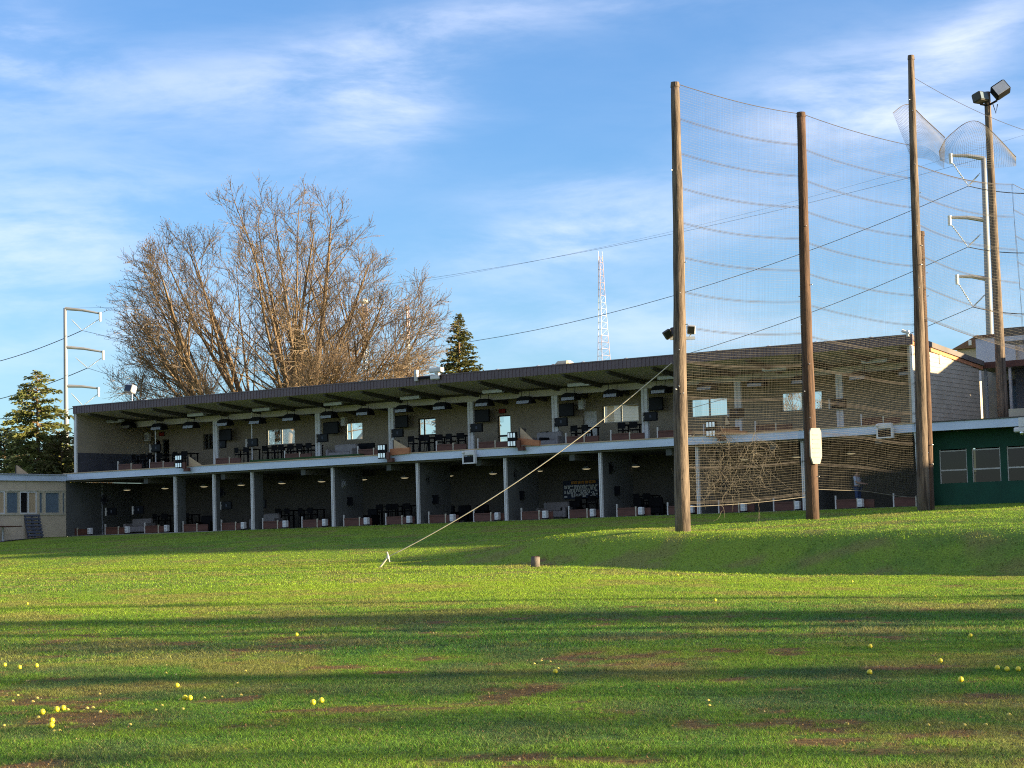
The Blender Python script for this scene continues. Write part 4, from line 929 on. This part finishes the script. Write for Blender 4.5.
# dead vine caught in the first net
def vine(label, box_, n, D0_, seed):
    rg = random.Random(seed); x0, y0, x1, y1 = box_; t = thing('dead_vine', label, 'vine', W((x0+x1)/2, y1, D0_), 0); o = Vector(t.location)
    for j in range(n):
        mb = MB(); p = W(x0+(x1-x0)*rg.random(), y0+(y1-y0)*rg.random(), 0+D0_+rg.uniform(-.12, .05))-o; d = Vector((rg.uniform(-1, 1), 0, rg.uniform(-.3, 1)))
        for s in range(4):
            pts = [p]; dd = d.normalized()
            for k in range(7):
                dd = (dd+Vector((rg.uniform(-.9, .9), rg.uniform(-.2, .2), rg.uniform(-.8, .8)))*.6).normalized(); pts.append(pts[-1]+dd*.07)
            mb.tube(pts, [.0046-.00045*k for k in range(8)], 3, False); p = pts[rg.randint(1, 6)]; d = Vector((rg.uniform(-1, 1), 0, rg.uniform(-1, 1)))
        mb.build('stem', M['vine'], t)
vine('tangled pale dead vine caught in the net between the two left poles', (696, 440, 766, 494), 95, 56.6, 5)
# wire from the tallest pole
def wire(label, pts3, sag, r=.012, group=None, m='wire', name='wire'):
    a, b = pts3; n = 28; P = [a.lerp(b, i/n)-Vector((0, 0, sag*4*(i/n)*(1-i/n))) for i in range(n+1)]
    o = MB().tube([p-a for p in P], r, 4).build(name, M[m]); o.location = a; tag(o, label, 'wire', group); return o
wire('thin cable running from the top of the tallest pole to the right', (W(912, 76.5, 63.4), W(1060, 140, 75)), .25, .010)
# ------------------------------------------------------------------ light pole at the right, pylons, masts
b0 = Bw(lx_(1003, 412, 3), 3, DK); tp = W(987, 92, b0.y)
t = thing('light_pole', 'tall pole with two floodlights rising behind the right deck fascia', 'light pole', b0)
ax = tp-b0; MB().tube([ax*(i/14) for i in range(15)], [.235-.10*i/14 for i in range(15)], 14).build('shaft', M['pole'], t, True)
k_ = b0.y/F
A = Matrix.Translation(ax+Vector((-8.5*k_, -.2, -.3))) @ Matrix.Rotation(R(35), 4, 'Z') @ Matrix.Rotation(R(-14), 4, 'X'); hd = MB().bbox(-.28, .28, -.26, .24, -.2, .22, .05, A).build('floodlight_head', M['rafter'], t); MB().box(-.24, .24, -.276, -.262, -.16, .16, A).build('lens', M['blueglass'], hd)
A = Matrix.Translation(ax+Vector((12*k_, -.3, .02))) @ Matrix.Rotation(R(-32), 4, 'Y') @ Matrix.Rotation(R(-18), 4, 'X'); hd = MB().bbox(-.36, .36, -.22, .26, -.29, .29, .05, A).build('floodlight_head', M['black'], t); MB().box(-.30, .30, -.236, -.222, -.24, .22, A).build('lens', M['steel'], hd)
MB().tube([ax+Vector((-8*k_, -.1, -.55)), ax+Vector((0, -.1, -.62)), ax+Vector((8*k_, -.2, -.45)), ax+Vector((12*k_, -.2, -.1))], .05, 6).build('bracket', M['black'], t)
MB().tube([ax+Vector((4*k_, -.2, -.55)), ax+Vector((7*k_, -.2, -1.0)), ax+Vector((9*k_, -.2, -.6))], .025, 5).build('cable_loop', M['black'], t)
def pylon(label, px, ptop, D, arms, side, pxb, r=.3):
    b = W(pxb, 400, D); b.z = 2.3; tp = W(px, ptop, D); t = thing('power_pylon', label, 'pylon', b, 0, 'tubular steel pylons'); ax = tp-b; k = D/F; out = []
    MB().tube([ax*(i/10) for i in range(11)], [r*(1.25-.6*i/10) for i in range(11)], 12).build('shaft', M['greysteel'], t, True)
    for (x0, y0, x1, y1, vx, vy, sx, sy) in arms:
        a, c, v, s2 = (W(x, y, D)-b for x, y in ((x0, y0), (x1, y1), (vx, vy), (sx, sy)))
        am = MB().tube([a, a.lerp(c, .5)+Vector((0, 0, .1)), c], [.2, .16, .11], 8).build('arm', M['greysteel'], t)
        MB().tube([c+Vector((0, 0, .15)), c-Vector((0, 0, 8*k))], [.16, .14], 8).build('end_bracket', M['white'], am)
        for p in (c-Vector((0, 0, 5*k)), s2):
            mb = MB(); mb.tube([p, v], .03, 5)
            for q in range(2, 11): mb.ball(tuple(p.lerp(v, q/12)), .085, 6, 4, .6)
            mb.build('insulator', M['steel'], t)
        out.append(v+b)
    return t, out, tp
pl, LV, LT = pylon('slim grey tubular pylon with three arms at the far left', 65, 308, 245, [(65, 308.5, 100, 313.5, 82, 330.5, 71.5, 319.5), (65, 347, 103, 352, 87.5, 368, 75.5, 357.5), (66, 386, 98.5, 388.5, 83, 406, 71, 393)], 1, 66)
pr, RV, RTp = pylon('grey tubular pylon with three left arms behind the right light pole', 983.5, 158, 163, [(984, 158.5, 950.5, 155.5, 968.5, 186, 980, 173), (985, 220, 949.5, 217.5, 968, 247, 980.5, 234), (987.5, 279, 957, 276.5, 973, 307, 986, 293.5)], -1, 991, .31)
for i in range(3):
    nm = ('upper', 'middle', 'lower')[i]
    wire(f'{nm} power line sagging between the left and right pylons', (LV[i], RV[i]), (7.4, 8.4, 8.6)[i], .024, 'power lines')
    q = W(-60, (371, 408, 416)[i], 330); wire(f'{nm} power line leaving the left pylon towards the left edge', (LV[i], q), 1.0, .05, 'power lines')
    q = W(1080, (188, 246, 308)[i], 150); wire(f'{nm} power line leaving the right pylon towards the right edge', (RV[i], q), .5, .035, 'power lines')
wire('thin shield wire between the tops of the two pylons', (LT, RTp), 3.0, .012, 'power lines')
wire('faint second shield wire above the power lines', (LT+Vector((0, 30, 2)), W(1040, 130, 230)), 3.5, .010, 'power lines')
def lattice(label, px, ptop, pbot, D, w0, w1, n, th=1.0):
    b = W(px+1, pbot, D); zt = W(px, ptop, D).z; b.z = 2.3; H = zt-b.z; k = D/F
    t = thing('radio_mast', label, 'radio mast', b, .3, 'red and white radio masts')
    def leg(j, u): a = 2*math.pi*j/3; w = (w0*(1-u)**1.25+w1)*k; return Vector((w*math.cos(a), w*math.sin(a), H*u))
    NB = 7
    for bnd in range(NB):
        mb = MB(); u0, u1 = bnd/NB, (bnd+1)/NB; q = max(2, n//NB)
        for j in range(3):
            mb.tube([leg(j, u0), leg(j, u1)], (.27*k)*th, 4, False)
            for i in range(q):
                a, c = u0+(u1-u0)*i/q, u0+(u1-u0)*(i+1)/q
                mb.tube([leg(j, a), leg((j+1) % 3, a)], .14*k*th, 3, False); mb.tube([leg(j, a), leg((j+1) % 3, c)], .10*k*th, 3, False)
        mb.build('lattice_section', M['mast_r' if bnd % 2 == 0 else 'mast_w'], t)
    return t, H, k
t, H, k = lattice('red and white lattice mast tapering up left of the leftmost net pole', 602.5, 256, 365, 420, 17, 2.4, 42)
for s in (-1, 1): MB().tube([(s*2*k, 0, H-1), (s*2*k, 0, H+5*k)], .25*k, 4).build('antenna', M['mast_w'], t)
t, H, k = lattice('thicker red and white mast seen through the bare tree', 365, 304, 390, 460, 1.2, 2.6, 70, 1.7); MB().lathe([(.5*k, 0), (4*k, 1*k), (4.6*k, 3*k), (3*k, 5*k), (.4*k, 6*k)], (0, 0, H), 12).build('antenna', M['mast_w'], t, True)
t, H, k = lattice('thin red and white mast right of the bare tree', 408, 305, 385, 460, .4, 1.5, 56, 1.7)
for a in (0, 2.1, 4.2): MB().bbox(-.8*k, .8*k, -.6*k, .6*k, 0, 5*k, .2*k, Matrix.Translation((2.6*k*math.cos(a), 2.6*k*math.sin(a), H*.40))).build('panel_antenna', M['mast_w'], t)
# ------------------------------------------------------------------ trees
def grow_bare(seed, H=25.0, spread=11.2, nstem=11, n2=12, n3k=1.0, cz=.55, base=1.0):
    rg = random.Random(seed); tr, tw, bd = MB(), MB(), MB(); sc_ = H/25.0
    def inside(p, k=1.0):                                     # the rounded outline of the crown
        c = H*cz; v = (p.z-c)/(H*(1-cz)) if p.z > c else (p.z-c)/(H*.62)
        return (p.x/spread)**2+(p.y/spread)**2+v*v < k
    def path(p, d, ln, n, up, wob, k=1.0):
        pts = [p.copy()]; d = d.normalized()
        for i in range(n):
            d = (d+Vector((rg.gauss(0, wob), rg.gauss(0, wob), rg.gauss(0, wob)+up))).normalized(); q = pts[-1]+d*ln/n
            if i > 0 and not inside(q, k): break
            pts.append(q)
        return pts
    def at(pts, u):
        k = u*(len(pts)-1); i = min(int(k), len(pts)-2); return pts[i].lerp(pts[i+1], k-i), (pts[i+1]-pts[i]).normalized()
    def side(d, ang):
        a = d.cross(Vector((rg.gauss(0, 1), rg.gauss(0, 1), rg.gauss(0, 1)))).normalized(); return (d*math.cos(ang)+a*math.sin(ang)).normalized()
    def twigs(pts, n, l3):
        for b in range(n):
            u3 = .12+.88*(b+rg.random())/n; q3, d3 = at(pts, min(1, u3)); l_ = l3*(1.25-.7*u3)*rg.uniform(.6, 1.3)
            d3 = (side(d3, R(rg.uniform(22, 52)))+Vector((q3.x, q3.y, 0)).normalized()*.12).normalized()
            p3 = path(q3, d3, l_, 5, .035, .06, rg.uniform(.93, 1.1)); m = len(p3)
            if m < 2: continue
            tw.tube(p3, [(.022-.0028*i)*sc_**.5*base for i in range(m)], 3, False)
            for c in range(6):
                q4, d4 = at(p3, .2+.8*rg.random()); p4 = path(q4, side(d4, R(rg.uniform(18, 50))), rg.uniform(.35, .95), 3, .04, .10, 1.16); m4 = len(p4)
                if m4 < 2: continue
                tw.tube(p4, [.0115, .010, .009, .007][:m4], 3, False)
                for e in range(2):
                    z = p4[-1-(e % m4)]; w = rg.uniform(.02, .04); h = rg.uniform(.05, .10); a_ = rg.uniform(0, 3.14); bx, by = math.cos(a_)*w, math.sin(a_)*w
                    n_ = len(bd.v); bd.v += [(z.x-bx, z.y-by, z.z), (z.x+bx, z.y+by, z.z), (z.x+rg.uniform(-.04, .04), z.y+rg.uniform(-.04, .04), z.z+h)]; bd.f.append((n_, n_+1, n_+2))
    for s in range(nstem):
        az_ = 2.39996*s+rg.uniform(-.25, .25); f = ((s+.35)/nstem)**.6
        tilt = R(3+47*f+rg.uniform(-3, 3)); d = Vector((math.cos(az_)*math.sin(tilt), math.sin(az_)*math.sin(tilt), math.cos(tilt)))
        r0 = (.50-.14*f)*rg.uniform(.8, 1.1)*sc_
        p1 = path(Vector((math.cos(az_)*.55*sc_, math.sin(az_)*.55*sc_, .2)), d, H*.42, 7, .006, .022)
        m = len(p1); tr.tube(p1, [r0*(1-.42*i/max(1, m-1)) for i in range(m)], 8, False); rj = r0*.5
        for k in range(4):
            u = 1.0 if k == 0 else rg.uniform(.45, .98); q, dd = at(p1, u); rr = rj*(1.0 if k == 0 else rg.uniform(.6, .85))
            a1 = R(4 if k == 0 else rg.uniform(14, 30)); dd = side(dd, a1)
            p2 = path(q, dd, H*.85, 14, .010, .025, rg.uniform(.72, .90)); m = len(p2)
            if m < 3: continue
            tr.tube(p2, [max(.028, rr*(1-i/(m+.3))**.9) for i in range(m)], 6, False); L2 = (p2[-1]-p2[0]).length
            for a in range(n2):
                u = .10+.88*(a+rg.random())/n2; q2, d2 = at(p2, u); l2 = L2*(.42*(1-u)+.17)*rg.uniform(.7, 1.2)
                p3 = path(q2, side(d2, R(rg.uniform(22, 50))), l2, 8, .018, .04, rg.uniform(.92, 1.06)); m3 = len(p3)
                if m3 < 3: continue
                r2 = max(.02, rr*(1-u)**.85*.5); tr.tube(p3, [max(.013, r2*(1-i/(m3+.4))) for i in range(m3)], 4, False)
                twigs(p3, int((4+m3*.9)*n3k), 1.7*sc_)
    tr.tube([(0, 0, -1), (0, 0, .4), (0, 0, 1.6*sc_)], [1.15*sc_, .95*sc_, .75*sc_], 12, False)
    return tr, tw, bd
tr, tw, bd = grow_bare(23, 25.4, 12.2, 13, 12, .62)
p = W(277, 395, 145); t = thing('bare_tree', 'large bare many-stemmed tree with reddish twig ends rising behind the roof', 'tree', (p.x, p.y, 2.3))
MT = [tr.build('trunk', M['bark'], t, True), tw.build('crown', M['twig'], t), bd.build('buds', M['bud'], t)]
bare_root = t
def conifer(name, label, px, ptop, D, rad, H, seed, m, z0=2.3, dens=1.0, droop=.25, fr=.07, cat='tree', shape=.85, sprays=1.0):
    rg = random.Random(seed); b = W(px, 430, D); b.z = z0; H = H or W(px, ptop, D).z-z0
    t = thing(name, label, cat, b); mb = MB(); tk = MB(); tk.tube([(0, 0, -.3), (0, 0, H*.5), (0, 0, H*.98)], [H*.018, H*.011, .02], 8, False)
    nb = int(H*17*dens)
    for i in range(nb):
        u = fr+(1-fr)*((i+rg.random())/nb)**.9; z = H*u; az_ = rg.uniform(0, 6.283); ln = rad*((1-u)**shape+.03)*rg.uniform(.55, 1.12)
        d = Vector((math.cos(az_), math.sin(az_), 0)); pts = []
        rise = .55*u-.12
        for k in range(6):
            s = k/5; pts.append(Vector((0, 0, z))+d*ln*s+Vector((0, 0, ln*(rise*s-droop*s*s+.25*droop*s**3))))
        tk.tube(pts, [.035*(1-k/5.5)+.006 for k in range(6)], 3, False)
        ns_ = max(5, int(ln*13*sprays))
        for k in range(ns_):
            s = .12+.88*(k+rg.random())/ns_; q = s*5; i0 = min(int(q), 4); c = pts[i0].lerp(pts[i0+1], q-i0)
            for e in range(3):
                sd = Vector((-d.y, d.x, 0))*rg.choice((-1, 1)); dr = (d*rg.uniform(.3, 1)+sd*rg.uniform(0, .9)+Vector((0, 0, rg.uniform(-.55, .25)))).normalized()
                l_ = rg.uniform(.14, .36)*(.6+.5*min(1, ln/2)); w_ = l_*rg.uniform(.16, .30); pr_ = dr.cross(Vector((rg.gauss(0, 1), rg.gauss(0, 1), rg.gauss(0, 1)))).normalized()*w_
                o_ = c+Vector((rg.gauss(0, .05), rg.gauss(0, .05), rg.gauss(0, .05))); e_ = o_+dr*l_; md = o_+dr*l_*.5
                mb.quad(o_, md+pr_, e_, md-pr_)
    tk.build('trunk', M['bark'], t); mb.build('crown', M[m], t); return t
conifer('spruce_tree', 'ragged sunlit spruce behind the beige wing at the far left', 37.5, 371, 124, 4.2, None, 3, 'spruce', dens=1.1, droop=.38, shape=.62)
conifer('spruce_tree', 'compact golden-green spruce tip above the middle of the roof', 461, 314, 165, 4.7, None, 12, 'ever', dens=1.5, droop=.3, shape=.8)
conifer('evergreen_tree', 'golden evergreen behind the right stems of the bare tree', 300, 334, 162, 3.6, None, 21, 'ever', dens=1.2, droop=.15, shape=.6)
conifer('evergreen_tree', 'golden evergreen low at the right foot of the bare tree', 318, 358, 166, 2.6, None, 25, 'ever', dens=1.0, droop=.15, shape=.6)
conifer('evergreen_tree', 'rounded yellow-green evergreen against the left end of the upper storey', 61, 432, 122.5, 2.2, None, 31, 'ever', dens=1.7, droop=.1, shape=.42, fr=.03)
conifer('evergreen_tree', 'dark evergreen at the left edge below the spruce', 4, 430, 136, 3.0, None, 33, 'darkever', dens=1.4, droop=.15, shape=.45, fr=.03)
conifer('evergreen_tree', 'dark evergreen between the left edge and the spruce trunk', 22, 436, 141, 2.6, None, 35, 'darkever', dens=1.4, droop=.15, shape=.45, fr=.03)
conifer('evergreen_tree', 'dark evergreen behind the spruce trunk, right side', 48, 440, 142, 2.4, None, 36, 'darkever', dens=1.4, droop=.15, shape=.45, fr=.03)
tr, tw, bd = grow_bare(9, 11, 5, 6, 6, .6)
for i, (px, py, D) in enumerate(((280, 425, 160), (805, 395, 150))):
    pass
p = W(283, 425, 150); t = thing('bare_tree', 'small bare tree seen through the wide left upper window', 'tree', (p.x, p.y, 2.3)); tr.build('trunk', M['bark'], t, True); tw.build('crown', M['twig'], t); bd.build('buds', M['bud'], t); small = t
p = W(806, 395, 150); dup(small, (p.x, p.y, 2.3), 1.0, 'small bare tree seen through the window beside the panel pole')
p = W(77, 430, 185); q = dup(small, (p.x, p.y, 2.0), 2.0, 'small bare tree between the pylon and the left roof end')
# trees standing off to the right: they throw the long shadows over the lawn
for i, (x, y, s, k) in enumerate(((58, 4, .40, 1), (66, 11.5, .52, 1), (50, -2.5, .34, 1), (72, 6.5, .42, 1))):
    q = dup(small, (x, y, gz1(x, y)), i*1.7, f'bare tree off to the right shading the lawn, {nth(i)} of the row', 'trees shading the lawn from the right'); q.scale = (s*2, s*2, s*2)
for i, (x, y, H, r) in enumerate(((62, 19.8, 15, 2.4), (58, 12.6, 14, 1.5), (64, 4.6, 14, 1.5), (60, -.6, 13, 1.2), (92, 31, 14, 1.6))):
    c = conifer('spruce_tree', f'spruce off to the right shading the lawn, {nth(i)} of the row', 500, 0, 100, r, H, 50+i, 'spruce', dens=.22, sprays=.5); c.location = (x, y, gz1(x, y)); c['group'] = 'spruces shading the lawn from the right'
# ------------------------------------------------------------------ balls, stump, person
st = onground(535.5, 567); t = thing('wooden_stub', 'short weathered wooden post stub on the grass left of the mound', 'post', st)
mb = MB(); mb.tube([(0, 0, -.1), (.0, .0, .1), (.01, 0, .25)], [.125, .115, .11], 14); mb.build('shaft', M['stone'], t, True); MB().lathe([(.112, 0), (.09, .015), (.04, .02), (.001, .02)], (.01, 0, .25), 14).build('cut_top', M['poledark'], t)
bm = MB(); bm.ball((0, 0, 0), .0214, 14, 9); bo = bm.build('golf_ball', M['ball'], None, True); bo2 = MB().ball((0, 0, 0), .0165, 10, 7).build('golf_ball', M['palechip'], None, True)
BALL = [(4.6, 664.7, 'leftmost of three in a row at the left edge'), (19.5, 667, 'middle of three in a row at the left edge'), (36.5, 665.4, 'right one of three in a row at the left edge'),
 (296.6, 633.9, 'alone left of centre in the shaded grass'), (313, 702.7, 'left of a close pair near the bottom'), (321.3, 700.8, 'right of a close pair near the bottom'),
 (870.2, 646, 'alone beside a bare patch on the right'), (970.6, 635.2, 'alone, highest of those near the right edge'), (940.3, 660.7, 'in sun between the bare patches on the right'), (869.7, 672.4, 'alone in the sunny strip, right of centre'),
 (960.9, 679.7, 'alone below the row of three at the right edge'), (997.4, 667.9, 'left of three in a row at the right edge'), (1007.1, 669.3, 'middle of three in a row at the right edge'), (1018.3, 669.3, 'right of three in a row at the right edge'),
 (555.3, 671.5, 'alone near the centre of the lawn'), (715.2, 599.1, 'alone in the bright strip before the mound'), (677.7, 573.5, 'at the toe of the mound'), (852.2, 580.4, 'at the foot of the mound face'), (935, 595.4, 'below the mound on the far right'), (27.4, 602.5, 'alone in the bright strip at far left'),
 (56.6, 709.7, 'left of a touching pair in the brown patch'), (63.2, 708.4, 'right of a touching pair in the brown patch'), (42.3, 712.3, 'left of the pair in the brown patch'), (52, 721.4, 'upper of two below the brown patch pair'), (51.2, 726, 'lower of two below the brown patch pair'), (184.7, 698, 'left of two touching in the second brown patch'), (189.9, 698.2, 'right of two touching in the second brown patch'), (176.9, 685.6, 'above the second brown patch')]
KBall = Kind(bo)
for px, py, lb in BALL:
    g = onground(px, py+2.2); o_ = KBall.at((g.x, g.y, g.z+.019), random.random()*6, 'yellow golf ball '+lb, 'yellow golf balls'); o_['category'] = 'golf ball'
FAR = [(67.7, 709), (38.2, 716.6), (32.6, 700.8), (12.6, 700.5), (37.1, 697.3), (100, 711.2), (87, 707.4), (92.8, 707), (99.6, 693.4), (59.2, 729.8), (54, 730.5), (17.6, 694.7), (180, 699.2), (221.8, 696.3), (141.7, 703.5), (204.2, 697.3), (182.7, 708.4), (155.7, 709.4), (162, 705), (240.7, 694.4), (237, 682.7), (165.8, 672.3), (245.2, 670.2), (965.2, 704.3), (1008.9, 713.9), (928, 724.6), (940.6, 722.8), (964.3, 724.6), (985.6, 724.3), (846.6, 723.2), (557.9, 667.7), (588.8, 579.3), (695.4, 582.4), (605.3, 581.4), (7.6, 576), (40.6, 573), (141.7, 568.4), (99.5, 572.5), (389, 577.9), (506.4, 571.3), (588.9, 579), (915.6, 573.4), (534, 663), (541, 660), (550, 661), (708, 700), (709, 705), (4, 725), (130, 724)]
K = Kind(bo2)
for px, py in FAR:
    g = onground(px, py+1); o_ = K.at((g.x, g.y, g.z-.003), random.random()*6, 'faded pale yellow golf ball half sunk in the grass', 'sunken golf balls'); o_['category'] = 'golf ball'
# player behind the net on the lower floor
px_, d_ = 858, 1.3; lxp = lx_(px_, 500, d_)
def skinned(name, V, E_, rad, m, parent, sub=2):
    me = bpy.data.meshes.new(name); me.from_pydata(V, E_, []); o = bpy.data.objects.new(name, me); COL.objects.link(o); o.parent = parent
    md = o.modifiers.new('skin', 'SKIN'); md.use_smooth_shade = True
    for i, r in enumerate(rad): me.skin_vertices[0].data[i].radius = (r, r) if not isinstance(r, tuple) else r
    me.skin_vertices[0].data[0].use_root = True
    s = o.modifiers.new('sub', 'SUBSURF'); s.levels = s.render_levels = sub; me.materials.append(m); return o
pt = bthing('person', 'person in a pale blue shirt and jeans standing behind the net', 'person', lxp, d_, .02)
V = [(0, 0, .95), (0, 0, 1.12), (0, 0, 1.30), (0, 0, 1.44), (0.01, 0, 1.52), (.02, 0, 1.62), (.025, 0, 1.73),
     (-.02, -.19, 1.42), (.06, -.23, 1.15), (.30, -.16, 1.10), (.38, -.13, 1.10), (-.02, .19, 1.42), (.06, .23, 1.15), (.30, .14, 1.08), (.38, .11, 1.08),
     (0, -.10, .88), (.02, -.12, .48), (0, -.12, .08), (.14, -.13, .03), (0, .10, .88), (.04, .12, .48), (.02, .13, .08), (.16, .14, .03)]
Eg = [(0, 1), (1, 2), (2, 3), (3, 4), (4, 5), (5, 6), (3, 7), (7, 8), (8, 9), (9, 10), (3, 11), (11, 12), (12, 13), (13, 14), (0, 15), (15, 16), (16, 17), (17, 18), (0, 19), (19, 20), (20, 21), (21, 22)]
rd = [(.14, .16), (.125, .15), (.13, .18), (.09, .14), .05, (.085, .075), (.07, .065), .06, .045, .035, .03, .06, .045, .035, .03, .09, .058, .042, .035, .09, .058, .042, .035]
skinned('body', V, Eg, rd, M['skin'], pt)
skinned('shirt', [V[0], V[1], V[2], V[3], V[7], (.05, -.23, 1.2), V[11], (.05, .23, 1.2)], [(0, 1), (1, 2), (2, 3), (3, 4), (4, 5), (3, 6), (6, 7)], [(.16, .19), (.15, .18), (.155, .2), (.11, .16), .08, .065, .08, .065], M['shirt'], pt)
skinned('jeans', [(0, 0, .97), V[15], V[16], V[17], V[19], V[20], V[21]], [(0, 1), (1, 2), (2, 3), (0, 4), (4, 5), (5, 6)], [(.15, .17), .11, .075, .06, .11, .075, .06], M['jeans'], pt)
mb = MB(); mb.ball((.005, 0, 1.70), .108, 12, 8, 1.0); mb.build('hair', M['hair'], pt, True)
for sy in (-.025, .025):
    mb = MB()
    for k in range(4): mb.tube([(.38, sy*4.6+(k-1.5)*.018, 1.09), (.43, sy*4.6+(k-1.5)*.02, 1.085), (.455, sy*4.6+(k-1.5)*.018, 1.05)], [.010, .009, .007], 5)
    mb.tube([(.36, sy*4.6, 1.10), (.39, sy*4.6+.05, 1.12), (.42, sy*4.6+.055, 1.11)], [.012, .010, .008], 5); mb.build('hand', M['skin'], pt, True)
# every ball thing, every repeat is its own object; nothing here depends on the view
